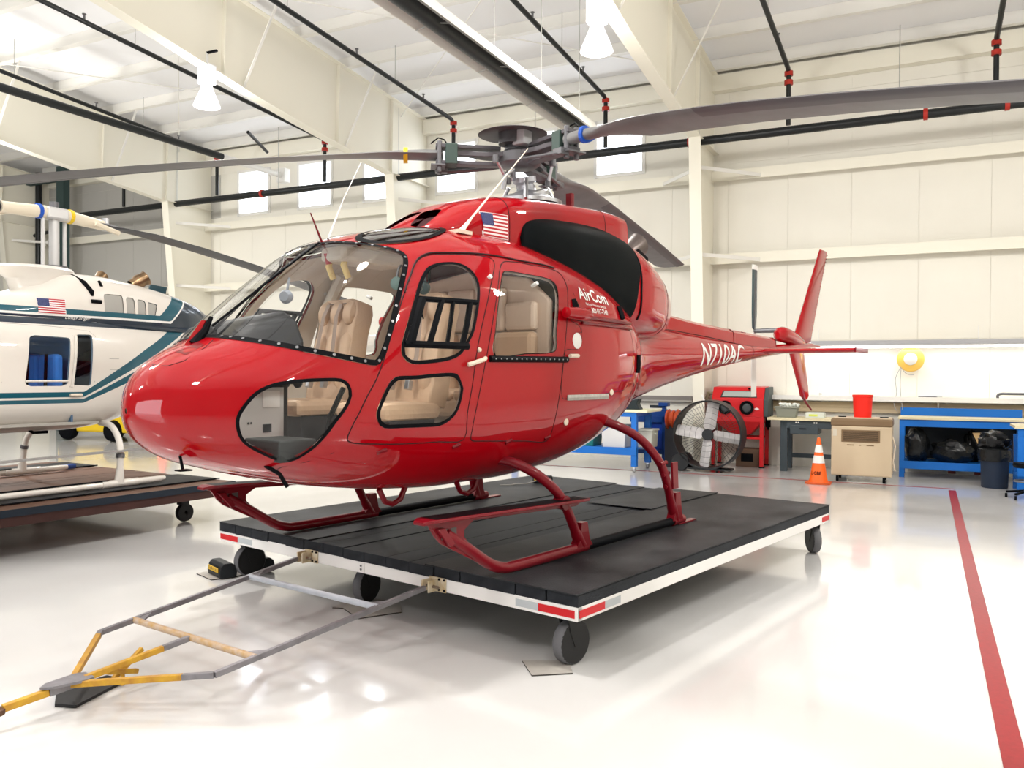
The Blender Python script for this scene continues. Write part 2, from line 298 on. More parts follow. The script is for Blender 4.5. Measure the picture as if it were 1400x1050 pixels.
 'windshield': [(1.301, 1.642), (1.2821, 1.5997), (1.2685, 1.5669), (1.2584, 1.5253), (1.2535, 1.4804), (1.2529, 1.4418), (1.2549, 1.4061), (1.2582, 1.3672), (1.2635, 1.3208), (1.2736, 1.2641), (1.2904, 1.2038), (1.312, 1.1484), (1.3336, 1.1028), (1.3526, 1.0663), (1.3699, 1.0343), (1.3847, 1.0055), (1.3964, 0.9788), (1.4046, 0.9546), (1.409, 0.9326), (1.41, 0.9113), (1.4083, 0.8894), (1.4036, 0.8671), (1.3958, 0.8449), (1.3857, 0.8225), (1.3743, 0.7997), (1.3636, 0.7797), (1.3524, 0.7614), (1.3373, 0.7385), (1.3158, 0.7056), (1.2862, 0.6595), (1.2524, 0.6057), (1.2193, 0.5518), (1.1907, 0.5037), (1.1652, 0.4592), (1.1411, 0.4152), (1.1193, 0.3743), (1.1006, 0.3392), (1.0847, 0.3108), (1.0709, 0.2875), (1.0585, 0.2676), (1.0473, 0.2496), (1.0378, 0.2333), (1.0296, 0.2195), (1.0218, 0.2083), (1.0131, 0.1999), (1.0055, 0.1935), (0.9988, 0.1894), (0.9888, 0.189), (0.9715, 0.194), (0.9463, 0.206), (0.9159, 0.2245), (0.8816, 0.2486), (0.8446, 0.2771), (0.804, 0.3116), (0.7603, 0.3537), (0.7168, 0.4013), (0.6763, 0.4519), (0.6401, 0.5078), (0.6067, 0.5709), (0.576, 0.6406), (0.5478, 0.7161), (0.521, 0.7999), (0.4962, 0.8918), (0.475, 0.9855), (0.4586, 1.0729), (0.4466, 1.1492), (0.4376, 1.2168), (0.4311, 1.2783), (0.4267, 1.3367), (0.424, 1.3919), (0.4224, 1.4402), (0.4219, 1.4797), (0.4224, 1.5084)],
 'gutter': [(1.2593, 0.5871), (1.2706, 0.6035), (1.2873, 0.6272), (1.3038, 0.6496), (1.3174, 0.6663), (1.3305, 0.6814), (1.3456, 0.6992), (1.3643, 0.7235), (1.3856, 0.7513), (1.4078, 0.777), (1.4292, 0.7988), (1.4511, 0.818), (1.4754, 0.8337), (1.5031, 0.8458), (1.5332, 0.8542), (1.5649, 0.8582), (1.5944, 0.8571), (1.625, 0.851), (1.6661, 0.8406), (1.7257, 0.8264), (1.799, 0.8105), (1.8764, 0.7965), (1.9555, 0.787), (2.0427, 0.784), (2.131, 0.7802), (2.219, 0.7717), (2.3067, 0.7605), (2.3929, 0.7518), (2.4792, 0.7484), (2.5651, 0.749), (2.6444, 0.7523), (2.7115, 0.7525), (2.7658, 0.7502), (2.8034, 0.7487)],
 'dw_top': [(1.3424, 0.5091), (1.3905, 0.4893), (1.4626, 0.4632), (1.5402, 0.4392), (1.6258, 0.4174), (1.7165, 0.3961), (1.7824, 0.3822)],
 'dw_bot': [(1.177, 0.2598), (1.2213, 0.2438), (1.2886, 0.2241), (1.3664, 0.2033), (1.4647, 0.1799), (1.5779, 0.1583), (1.6621, 0.1454)],
 'dw_left': [(1.3585, 0.4928), (1.3313, 0.4496), (1.2988, 0.3955), (1.2707, 0.3449), (1.2472, 0.2999), (1.2311, 0.2666), (1.2212, 0.2452)],
 'dw_v1': [(1.5051, 0.4506), (1.4665, 0.3906), (1.4221, 0.3192), (1.3827, 0.2538), (1.3548, 0.2059)],
 'dw_v2': [(1.5917, 0.4268), (1.5659, 0.3662), (1.5369, 0.2938), (1.5097, 0.2266), (1.4906, 0.1779)],
 'dw_v3': [(1.7295, 0.3943), (1.7029, 0.334), (1.6716, 0.2627), (1.6379, 0.1988), (1.6126, 0.1531)],
 'eng_black': [(2.8397, 0.3487), (2.8527, 0.4338), (2.8726, 0.5264), (2.9007, 0.6187), (2.9364, 0.7037), (2.9811, 0.7856), (3.0388, 0.8723), (3.1198, 0.9786), (3.888, 0.8079), (3.8332, 0.6584), (3.805, 0.5396), (3.7889, 0.4459), (3.7764, 0.3765), (3.7614, 0.3148), (3.7446, 0.2456), (3.7255, 0.1651), (3.7084, 0.0876), (3.7021, 0.027), (3.7082, -0.0029), (3.721, -0.0423), (3.739, -0.1098), (3.7662, -0.2008), (3.8052, -0.31), (3.8483, -0.4202), (3.8997, -0.5352), (3.9533, -0.6482), (3.9695, -0.7067), (3.9142, -0.6631), (3.8183, -0.5619), (3.7212, -0.4579), (3.6343, -0.3669), (3.5506, -0.2788), (3.4761, -0.2062), (3.4103, -0.1528), (3.3482, -0.1091), (3.2884, -0.0677), (3.2327, -0.0266), (3.1796, 0.0004), (3.1243, 0.0141), (3.0634, 0.034), (3.0018, 0.0564), (2.9469, 0.0785), (2.8965, 0.0929), (2.8534, 0.1055), (2.8276, 0.1346), (2.8217, 0.191), (2.8284, 0.2667)],
 'cowl_intake': [(1.968, 1.1067), (1.9899, 1.2782), (2.0267, 1.3824), (2.0665, 1.4521), (2.1061, 1.509), (2.1484, 1.5512), (2.182, 1.5668), (2.2003, 1.5664), (2.2081, 1.5546), (2.2104, 1.5207), (2.2134, 1.4451), (2.2173, 1.3404), (2.2136, 1.2464), (2.1916, 1.1715), (2.1571, 1.0976), (2.1221, 1.0203), (2.0919, 0.9477), (2.0628, 0.8752), (2.0372, 0.8017), (2.0147, 0.706), (1.9957, 0.6008), (1.9816, 0.5531), (1.9697, 0.6357), (1.9631, 0.8539)]}

class Skin:
    def __init__(s, L, xs, nth, th0=-PI/2, th1=1.5*PI):
        s.L = L; th = np.linspace(th0, th1, nth+1)
        X, T = np.meshgrid(xs, th, indexing='ij'); s.q = np.stack([X.ravel(), T.ravel()], -1)
        s.p = L.pos(s.q[:, 0], s.q[:, 1]); s.n = L.nrm(s.q[:, 0], s.q[:, 1])
        m = nth+1; s.g = {'shell': [[i*m+j, (i+1)*m+j, (i+1)*m+j+1, i*m+j+1] for i in range(len(xs)-1) for j in range(nth)]}
    def split(s, src, dst, fn):
        """move the part of group src where fn < 0 to group dst"""
        g = fn(s.q, s.p); cut = {}; nq = []; npn = []; nn = []; base = len(s.q); keep = []; out = s.g.setdefault(dst, [])
        def cross(a, b):
            k = (a, b) if a < b else (b, a)
            if k not in cut:
                t = g[a]/(g[a]-g[b]); t = min(max(t, .001), .999)
                cut[k] = base+len(nq); nq.append(s.q[a]*(1-t)+s.q[b]*t); npn.append(s.p[a]*(1-t)+s.p[b]*t); v = s.n[a]*(1-t)+s.n[b]*t; nn.append(v/np.linalg.norm(v))
            return cut[k]
        for f in s.g[src]:
            sg = [g[i] < 0 for i in f]
            if not any(sg): keep.append(f); continue
            if all(sg): out.append(f); continue
            A = []; B = []
            for i in range(len(f)):
                a = f[i]; b = f[(i+1) % len(f)]
                (A if sg[i] else B).append(a)
                if sg[i] != sg[(i+1) % len(f)]:
                    c = cross(a, b); A.append(c); B.append(c)
            if len(A) > 2: out.append(A)
            if len(B) > 2: keep.append(B)
        s.g[src] = keep
        if nq:
            s.q = np.vstack([s.q, nq]); s.p = np.vstack([s.p, npn]); s.n = np.vstack([s.n, nn])
    def build(s, key, name, m, parent=None, off=0., keep=None, flip=False, label=None):
        F = s.g[key] if isinstance(key, str) else [f for k in key for f in s.g.get(k, [])]
        if keep: F = [f for f in F if keep(s.p[f].mean(0))]
        if not F: return None
        ids = sorted({i for f in F for i in f}); mp = {a: i for i, a in enumerate(ids)}
        ids = np.array(ids); P = s.p[ids]+s.n[ids]*off; Nn = s.n[ids]*(-1 if flip else 1)
        me = bpy.data.meshes.new(name); me.from_pydata(P.tolist(), [], [[mp[i] for i in (f[::-1] if flip else f)] for f in F])
        me.materials.append(m); me.polygons.foreach_set('use_smooth', [True]*len(me.polygons)); me.update()
        # faces must wind with the outward normals
        k = 0; f0 = me.polygons[len(me.polygons)//2]
        if Vector(Nn[f0.vertices[0]]).dot(f0.normal) < 0: me.flip_normals()
        me.normals_split_custom_set_from_vertices([tuple(n) for n in Nn])
        o = bpy.data.objects.new(name, me); COL.objects.link(o)
        if parent is not None: o.parent = parent
        if label: o['label'] = label
        return o

def outline_fn(L, pts, closed_mirror=False, mirror=False, off=0., extra=None):
    a = np.array(pts, float)
    if closed_mirror:      # open path from centre to centre, completed by its mirror image
        b = a[::-1].copy(); b[:, 1] = PI-b[:, 1]; a = np.vstack([a, b])
    if mirror: a = a.copy(); a[:, 1] = PI-a[:, 1]
    P3 = L.pos(a[:, 0], a[:, 1]); Q3 = np.roll(P3, -1, 0); A = a; B = np.roll(a, -1, 0)
    lo = P3.min(0)-.25; hi = P3.max(0)+.25
    def fn(q, p):
        d = np.full(len(q), .3); ok = np.all((p > lo) & (p < hi), axis=1); i = np.where(ok)[0]
        if len(i) == 0: return d
        pp = p[i]; ab = Q3-P3; den = (ab**2).sum(-1)+1e-12
        t = np.clip(((pp[:, None]-P3[None])*ab[None]).sum(-1)/den[None], 0, 1)
        D = np.sqrt((((pp[:, None]-(P3[None]+t[..., None]*ab[None]))**2).sum(-1)).min(1))
        qx = q[i, 0][:, None]; qy = q[i, 1][:, None]
        y0 = A[:, 1][None]; y1 = B[:, 1][None]; x0 = A[:, 0][None]; x1 = B[:, 0][None]
        c = ((y0 > qy) != (y1 > qy)) & (qx < (x1-x0)*(qy-y0)/(np.where(y1 == y0, 1e-9, y1-y0))+x0)
        ins = (c.sum(1) % 2) == 1
        v = np.where(ins, -D, D)+off
        if extra is not None: v = extra(v, q[i], pp)
        d[i] = v
        return d
    return fn
def path_on(L, pts, off=0., mirror=False):
    a = np.array(pts, float)
    if mirror: a = a.copy(); a[:, 1] = PI-a[:, 1]
    return [tuple(p) for p in (L.pos(a[:, 0], a[:, 1])+L.nrm(a[:, 0], a[:, 1])*off)]

# ------------------------------------------------------------ materials
RED = mat('red_paint', (.34, .0002, .0045), .4, coat=1., spec=.02)
DKRED = mat('dark_red_paint', (.16, .002, .006), .4, coat=.5, spec=.1)
SKRED = mat('skid_red_paint', (.17, .0015, .008), .4, coat=.5, spec=.15)
BLK = mat('black_rubber', (.003, .0035, .005), .5, spec=.06)
SEAM = mat('panel_gap', (.02, .0, .002), .7)
BLKG = mat('black_screen', (.002, .0035, .004), .5, spec=.05, bump=.3, bscale=300)
WHT = mat('white_paint', (.80, .79, .76), .4)
CREAM = mat('cream_plastic', (.72, .62, .5), .5)
STEEL = mat('bright_steel', (.50, .51, .54), .3, metal=.9)
GREYM = mat('grey_metal', (.15, .15, .16), .45, metal=.6)
TITAN = mat('exhaust_metal', (.18, .15, .14), .35, metal=.9, noise=.4, nscale=8)
BLADEG = mat('blade_grey', (.19, .19, .19), .42, noise=.25, nscale=5, stretch=(1, 1, 1))
BLADED = mat('blade_purple_grey', (.10, .095, .10), .4)
TAN = mat('tan_leather', (.78, .55, .37), .42, noise=.12, nscale=5, bump=.15, bscale=25)
BEIGE = mat('beige_lining', (.80, .72, .62), .7, noise=.08, nscale=4)
QUILT = mat('quilted_tan', (.88, .71, .57), .55, noise=.12, nscale=3, bump=.2, bscale=8)
DASH = mat('instrument_black', (.018, .020, .023), .6)
CAB = mat('cabin_floor_grey', (.42, .40, .36), .8, noise=.15, nscale=10)
GL = glass('clear_acrylic', (.985, .99, .99), .5)
GLD = glass('tinted_acrylic', (.14, .14, .16), .8)
BLUE = mat('blue_tape', (.01, .08, .45), .5)
YEL = mat('yellow_tape', (.75, .52, .02), .5)
DKGRN = mat('dark_green_sleeve', (.05, .08, .07), .5)
TEALD = mat('dark_teal_paint', (.004, .04, .06), .3, coat=.6)
FLW = mat('flag_white', (.85, .8, .8), .5); FLR = mat('flag_red', (.45, .01, .02), .5); FLB = mat('flag_blue', (.008, .022, .13), .5)


# ------------------------------------------------------------ the hangar
WALLM = mat('cream_liner', (.84, .815, .735), .6, noise=.05, nscale=.6)
WALLG = mat('unlit_liner', (.50, .49, .46), .6)  # liner of the unlit left bay, its shade put into the colour
CEIL = mat('white_liner', (.86, .86, .87), .6, bump=.25, bscale=1.5)
STL = mat('cream_steel', (.84, .81, .70), .5)
LST = mat('pale_steel', (.76, .745, .70), .5)
WD = 16.7
def zroof(d): return 7.62+.075*(WD-d)
XL, XR, DB = -30., 8., -9.
def hM(r=0, d=0, z=0): return Matrix.Translation(hp(r, d, z)) @ Matrix.Rotation(HROT, 4, 'Z')
HM = hM()
# floor: glossy painted concrete with faint joints and tyre marks
m = bpy.data.materials.new('glossy_floor_paint'); N, L = nodes_of(m); b = N['Principled BSDF']
b.inputs['Roughness'].default_value = .16; b.inputs['Coat Weight'].default_value = .5; b.inputs['Coat Roughness'].default_value = .06
tc = N.new('ShaderNodeTexCoord'); n1 = N.new('ShaderNodeTexNoise'); n1.inputs['Scale'].default_value = .9; n1.inputs['Detail'].default_value = 5
L.new(tc.outputs['Object'], n1.inputs['Vector']); cr_ = N.new('ShaderNodeValToRGB')
cr_.color_ramp.elements[0].position = .35; cr_.color_ramp.elements[0].color = (.655, .647, .635, 1); cr_.color_ramp.elements[1].position = .65; cr_.color_ramp.elements[1].color = (.69, .683, .672, 1)
L.new(n1.outputs[0], cr_.inputs[0]); L.new(cr_.outputs[0], b.inputs['Base Color'])
n2 = N.new('ShaderNodeTexNoise'); n2.inputs['Scale'].default_value = 1.3; L.new(tc.outputs['Object'], n2.inputs['Vector'])
bp = N.new('ShaderNodeBump'); bp.inputs['Strength'].default_value = .05; bp.inputs['Distance'].default_value = .05; L.new(n2.outputs[0], bp.inputs['Height']); L.new(bp.outputs[0], b.inputs['Normal'])
FLOORM = m
struct('floor', MB(HM).box(XL, XR, DB, WD+.2, -.2, 0), FLOORM)
# back wall with window openings, built as bays of sheet panels between the girts
WINS = [(-16.44, -15.39), (-14.40, -13.35), (-12.35, -11.30), (-10.27, -9.22), (-8.30, -7.25), (-6.33, -5.28)]
WZ0, WZ1 = 5.92, 7.05
mb = MB(HM)
mb.box(XL, XR, WD, WD+.2, 0, WZ0); mb.box(XL, XR, WD, WD+.2, WZ1, 8.2)
e = XL
for a, b_ in WINS+[(XR, XR)]:
    mb.box(e, a, WD, WD+.2, WZ0, WZ1); e = b_
wall = struct('wall_back', mb, WALLM)
# liner panels: each sheet stands a little proud, seams between
PW = 1.13
sheet = {}
def panel(r0, r1, z0, z1, m, wname):
    k = (round(r1-r0, 3), round(z1-z0, 3), m.name)
    if k not in sheet:
        o = MB().box(0, r1-r0-.006, -.010, 0, 0, z1-z0-.006).build('liner_panel', m, bevel=0); sheet[k] = o.data
    else: o = bpy.data.objects.new('liner_panel', sheet[k]); COL.objects.link(o)
    o.parent = wname; o.matrix_local = hM(r0, WD, z0)
LEV = [(0.0, 2.4), (2.4, 4.0), (4.0, 5.62), (5.62, 5.9), (7.06, 7.7)]
for i in range(24):
    r0 = -25.0+i*PW
    for z0, z1 in LEV:
        if r0 > 2.2: continue
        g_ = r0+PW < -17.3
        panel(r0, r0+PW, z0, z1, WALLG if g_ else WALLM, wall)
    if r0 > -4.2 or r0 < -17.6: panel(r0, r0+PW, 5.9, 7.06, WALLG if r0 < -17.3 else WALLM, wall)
GLW = glass('window_glass', (.97, .98, 1), .4)
for i, (a, b_) in enumerate(WINS):
    w = struct('window_%d' % (i+1), MB(HM).box(a, b_, WD+.08, WD+.1, WZ0, WZ1), GLW)
    f = MB(HM)
    for x0, x1, z0, z1 in ((a-.04, a+.03, WZ0-.04, WZ1+.04), (b_-.03, b_+.04, WZ0-.04, WZ1+.04), (a, b_, WZ0-.04, WZ0+.03), (a, b_, WZ1-.03, WZ1+.04)): f.box(x0, x1, WD-.03, WD+.12, z0, z1)
    f.build('window_frame', WHT, w)
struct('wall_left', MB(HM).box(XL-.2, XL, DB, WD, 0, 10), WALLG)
struct('wall_right', MB(HM).box(XR, XR+.2, DB, WD, 0, 10), WALLM)
mb = MB(HM)      # wall behind the camera with an open hangar door
mb.box(XL, -12.3, DB-.2, DB, 0, 10); mb.box(-8.0, XR, DB-.2, DB, 0, 10); mb.box(-12.3, -8.0, DB-.2, DB, 4.8, 10)
struct('wall_front', mb, mat('door_steel', (.30, .29, .27), .6))
# ceiling
mb = MB(HM); mb.add([(XL, WD+.2, zroof(WD+.2)+.22), (XR, WD+.2, zroof(WD+.2)+.22), (XR, DB, zroof(DB)+.22), (XL, DB, zroof(DB)+.22), (XL, WD+.2, zroof(WD+.2)+.4), (XR, WD+.2, zroof(WD+.2)+.4), (XR, DB, zroof(DB)+.4), (XL, DB, zroof(DB)+.4)],
    [(0, 1, 2, 3), (7, 6, 5, 4), (0, 4, 5, 1), (2, 6, 7, 3), (1, 5, 6, 2), (0, 3, 7, 4)])
struct('ceiling', mb, CEIL)
# purlins under the roof
k = 1
for d in (16.35, 15.0, 13.6, 12.2, 10.8, 9.4, 8.0, 6.6, 5.2, 3.8, 2.4):
    z = zroof(d)
    mb = MB(HM); mb.box(-24, 4, d-.03, d+.03, z, z+.22); mb.box(-24, 4, d-.09, d+.03, z-.012, z)
    struct('trim_%d' % k, mb, LST); k += 1
# girts on the back wall
for z in (4.0, 5.62, 2.42):
    if z < 3: continue
    mb = MB(HM); mb.box(-24, 4, WD-.24, WD-.02, z-.03, z+.03); mb.box(-24, 4, WD-.25, WD-.235, z-.10, z+.10)
    struct('trim_%d' % k, mb, STL); k += 1
mb = MB(HM); mb.box(-24, 4, WD-.22, WD-.02, 7.30, 7.62); struct('trim_%d' % k, mb, STL); k += 1
# rigid frames: tapered column, haunch and rafter
RZB = lambda d: float(pchip([2, 8.0, 11.2, 15.15], [7.55, 6.97, 6.50, 6.08])(d))
for r in (-24.2, -17.44, -10.55, -3.83, 2.95):
    mb = MB(HM); t = .006; fw = .11
    cd_ = [(WD-.02, 0), (15.75, 0), (15.15, 6.08)]
    ds = np.linspace(15.15, -6, 22); low = [(d, RZB(max(d, 2)) if d > 2 else 7.55+.075*(2-d)) for d in ds]
    web = [(WD-.02, 0), (15.75, 0)]+low+[(-6, zroof(-6))]+[(WD-.02, zroof(WD))]
    mb.prism(web, .012, (r, 0, 0), (0, 1, 0), (0, 0, 1))
    pth = [(15.75, 0)]+low
    for (d0, z0), (d1, z1) in zip(pth[:-1], pth[1:]):
        mb.bar((r, d0, z0), (r, d1, z1), 2*fw, .016, up=(1, 0, 0) if False else (0, 1, 0) if abs(z1-z0) > abs(d1-d0) else (0, 0, 1))
    mb.bar((r, WD-.1, zroof(WD-.1)-.01), (r, -6, zroof(-6)-.01), 2*fw, .014)
    # web stiffeners
    for d in (15.15, 13.3, 10.3, 7.3):
        mb.bar((r, d, RZB(d)), (r, d+.05, zroof(d)), .16, .012, up=(0, 1, 0))
    for z in (6.1,): mb.box(r-.10, r+.10, 15.16, WD-.02, z-.008, z+.008)
    struct('trim_%d' % k, mb, STL); k += 1
    # flange braces
    mb = MB(HM)
    for d in (13.6, 10.8, 8.0, 5.2):
        for s_ in (-1, 1): mb.bar((r, d, RZB(d)+.02), (r+s_*.85, d, zroof(d)), .05, .012)
    for z in (4.0, 5.62):
        for s_ in (-1, 1): mb.bar((r, 15.5, z-.02), (r+s_*1.0, WD-.2, z-.05), .012, .07)
    struct('trim_%d' % k, mb, LST); k += 1
# crossed tie rods
mb = MB(HM)
for r0, r1 in ((-10.55, -3.83), (-17.44, -10.55)):
    mb.cyl((r0, 15.6, zroof(15.6)-.25), (r1, 9.4, zroof(9.4)-.25), .012, n=6); mb.cyl((r1, 15.6, zroof(15.6)-.3), (r0, 9.4, zroof(9.4)-.3), .012, n=6)
struct('trim_%d' % k, mb, LST); k += 1
# red walkway lines painted on the floor
LINE = mat('red_floor_tape', (.33, .012, .02), .3, noise=.2, nscale=30)
mb = MB(HM); mb.box(.32, .42, 2.0, 14.23, .001, .004); struct('trim_%d' % k, mb, LINE); k += 1
mb = MB(HM); mb.box(-9.5, .42, 14.42, 14.46, .001, .004); struct('trim_%d' % k, mb, LINE); k += 1

def text_mesh(body, size, fn, name, m, parent, bold=.0, ws=1., shear=0., cuts=1, extr=0., spacing=1.):
    """text turned to a mesh whose points are sent through fn(u, v)"""
    cu = bpy.data.curves.new('t', 'FONT'); cu.body = body; cu.size = size; cu.offset = bold; cu.shear = shear; cu.space_character = spacing
    cu.align_x = 'LEFT'; cu.resolution_u = 3
    o = bpy.data.objects.new('t', cu); COL.objects.link(o); dg = bpy.context.evaluated_depsgraph_get()
    me = bpy.data.meshes.new_from_object(o.evaluated_get(dg)); bpy.data.objects.remove(o, do_unlink=True)
    bm = bmesh.new(); bm.from_mesh(me)
    if cuts:
        us = [v.co.x for v in bm.verts]; vs = [v.co.y for v in bm.verts]; st_ = size*.09
        for lo, hi, nn in ((min(vs), max(vs), (0, 1, 0)), (min(us), max(us), (1, 0, 0))):
            k_ = st_ if nn[1] else size*.35; q_ = lo+k_
            while q_ < hi:
                bmesh.ops.bisect_plane(bm, geom=bm.verts[:]+bm.edges[:]+bm.faces[:], plane_co=(nn[0]*q_, nn[1]*q_, 0), plane_no=nn); q_ += k_
    bmesh.ops.triangulate(bm, faces=bm.faces)
    for v in bm.verts: v.co = Vector(fn(v.co.x*ws, v.co.y))
    bmesh.ops.recalc_face_normals(bm, faces=bm.faces)
    bm.to_mesh(me); bm.free(); me.name = name
    me.materials.clear(); me.materials.append(m)
    r = bpy.data.objects.new(name, me); COL.objects.link(r); r.parent = parent
    return r
def flag(name, fn, parent, w, h, label=None):
    mb = MB(); f = mb
    mb.m = 0; nx = 8
    def cell(u0, u1, v0, v1, n, m, off=0):
        mb.m = m
        for i in range(n):
            a = u0+(u1-u0)*i/n; b = u0+(u1-u0)*(i+1)/n
            mb.add([fn(a, v0, off), fn(b, v0, off), fn(b, v1, off), fn(a, v1, off)], [(0, 1, 2, 3)])
    cell(-.03*w, w*1.03, -.03*h, h*1.03, nx, 0, -.0015)
    for k in range(13):
        u0 = .42*w if k >= 6 else 0
        cell(u0, w, h*k/13, h*(k+1)/13, nx, 1 if k % 2 == 0 else 0)
    cell(0, .42*w, h*6/13, h, 4, 2)
    for r in range(9):
        for c in range(6 if r % 2 == 0 else 5):
            u = .42*w*((c+.5)/6 if r % 2 == 0 else (c+1)/6); v = h*(6/13+7/13*(r+.5)/9); e = h*.010
            mb.m = 0; mb.add([fn(u-e, v, .001), fn(u, v-e, .001), fn(u+e, v, .001), fn(u, v+e, .001)], [(0, 1, 2, 3)])
    return mb.build(name, [FLW, FLR, FLB], parent, fix=False, label=label)
def rebase(root, loc):
    loc = Vector(loc); root.location = root.location+loc
    for c in root.children: c.location = c.location-loc

# ------------------------------------------------------------ the red helicopter
heli = thing('helicopter', 'red helicopter with tan seats parked on the black-topped white platform', 'helicopter')
xs = np.concatenate([-.014+np.array([.0003, .003, .008, .016, .028, .045, .065, .09, .12, .155]), np.linspace(.18, 3.0, 100), np.linspace(3.05, 5.2, 44), np.linspace(5.25, 10.4, 130)])
sk = Skin(BODY, xs, 160)
ws = [q for q in TR['windshield'] if q[1] <= PI/2-.005]
ws = [(ws[0][0], PI/2-.0001)]+ws+[(ws[-1][0], PI/2-.0001)]
fW = lambda o, extra=None: outline_fn(BODY, ws, closed_mirror=True, off=o, extra=extra)
sk.split('shell', 'ws_band', fW(0))
sk.split('ws_band', 'ws_glass', fW(.032, lambda v, q, p: np.maximum(v, .022-np.abs(p[:, 1]))))
for side, mir in (('p', False), ('s', True)):
    fo = lambda k, o=0.: outline_fn(BODY, TR[k], mirror=mir, off=o)
    sk.split('shell', 'chin_seal_'+side, fo('chin')); sk.split('chin_seal_'+side, 'chin_'+side, fo('chin', .019))
    sk.split('shell', 'door_'+side, fo('front_door', .003))
    sk.split('door_'+side, 'dw_seal_'+side, fo('door_window')); sk.split('dw_seal_'+side, 'dw_'+side, fo('door_window', .022))
    sk.split('door_'+side, 'lw_seal_'+side, fo('low_window')); sk.split('lw_seal_'+side, 'lw_'+side, fo('low_window', .022))
    sk.split('shell', 'rdoor_'+side, fo('rear_door', .003))
    sk.split('rdoor_'+side, 'rw_seal_'+side, fo('rear_window')); sk.split('rw_seal_'+side, 'rw_'+side, fo('rear_window', .006))
    sk.split('shell', 'bag_'+side, fo('bag_door', .003))
    # roof window, an oval in the cabin roof
    sg = -1 if side == 'p' else 1
    def rf(q, p, o=0.): return np.where(p[:, 2] > 2.3, (np.sqrt(((p[:, 0]-1.64)/.36)**2+((p[:, 1]-sg*.36)/.20)**2)-1)*.22+o, 1.)
    sk.split('shell', 'roof_seal_'+side, rf); sk.split('roof_seal_'+side, 'roof_'+side, lambda q, p: rf(q, p, .03))
sk.build('shell', 'fuselage', RED, heli)
wsb = sk.build('ws_band', 'windshield_frame', BLK, heli, off=.004)
sk.build('ws_glass', 'windshield', GL, heli, label='large clear windshield in two panes')
# screws round the windshield frame
mb = MB()
wl = BODY.pos(np.array([q[0] for q in ws]), np.array([q[1] for q in ws]))
wn = BODY.nrm(np.array([q[0] for q in ws]), np.array([q[1] for q in ws]))
acc = 0; ctr = np.array([.9, -.35, 2.15]); scr_ = []
for i in range(1, len(wl)):
    acc += np.linalg.norm(wl[i]-wl[i-1])
    if acc > .075 and 2 < i < len(wl)-3:
        acc = 0; t = (wl[min(i+1, len(wl)-1)]-wl[i-1]); t /= np.linalg.norm(t); inn = np.cross(wn[i], t)
        if inn@(ctr-wl[i]) < 0: inn = -inn
        c = wl[i]+inn*.017
        for sy in (1, -1):
            mb.cyl((c+wn[i]*.003)*np.array([1, sy, 1]), (c+wn[i]*.0075)*np.array([1, sy, 1]), .009, n=8)
for i in range(12):
    x = .5+i*.075; z = float(BODY.par(x)[2])
    mb.cyl((x, 0, z), (x-.004, 0, z+.010), .007, n=8)
mb.build('screw_head', mat('screw_grey', (.22, .22, .23), .4, metal=.7), wsb, kind='stuff')
doors = {}
for side, mir in (('p', False), ('s', True)):
    fd = sk.build('door_'+side, 'front_door', RED, heli); doors['f'+side] = fd
    sk.build('dw_seal_'+side, 'window_seal', BLK, fd, off=.004); sk.build('dw_'+side, 'window', GL, fd)
    sk.build('lw_seal_'+side, 'window_seal', BLK, fd, off=.004); sk.build('lw_'+side, 'window', GL, fd)
    rd = sk.build('rdoor_'+side, 'rear_door', RED, heli); doors['r'+side] = rd
    sk.build('rw_seal_'+side, 'window_seal', BLK, rd, off=.002); sk.build('rw_'+side, 'window', GL, rd)
    sk.build('chin_seal_'+side, 'window_seal', BLK, heli, off=.004); sk.build('chin_'+side, 'chin_window', GL, heli)
    bd = sk.build('bag_'+side, 'baggage_door', RED, heli)
    sk.build('roof_seal_'+side, 'window_seal', BLK, heli, off=.008); sk.build('roof_'+side, 'roof_window', GLD, heli, label='oval tinted roof window')
    for key, par, r in (('front_door', fd, .0045), ('rear_door', rd, .0045), ('bag_door', bd, .003)):
        MB().tube(path_on(BODY, TR[key], -.0015, mir), r, 6, closed=True).build('door_seam', SEAM, par, True)
# beige lining on the inside of the cabin skin
keys = ['shell']+[k+s for s in 'ps' for k in ('door_', 'rdoor_')]
sk.build(keys, 'cabin_lining', BEIGE, heli, off=-.028, keep=lambda c: .62 < c[0] < 2.72 and c[2] > 1.15, flip=True)
sk.build(keys, 'nose_lining', mat('nose_grey', (.55, .54, .52), .6), heli, off=-.028, keep=lambda c: .05 < c[0] < .63 and c[2] > 1.30, flip=True)
sk.build(keys, 'nose_floor_lining', mat('inner_red', (.42, .02, .03), .5), heli, off=-.028, keep=lambda c: .05 < c[0] < 1.0 and c[2] <= 1.30, flip=True)

# rain gutter above both doors
g = cr = [(561, 377)]
GUT = TR['gutter']
for mir in (False, True):
    MB().tube(path_on(BODY, GUT, .004, mir), .0065, 6).build('rain_gutter', SEAM, heli, True)

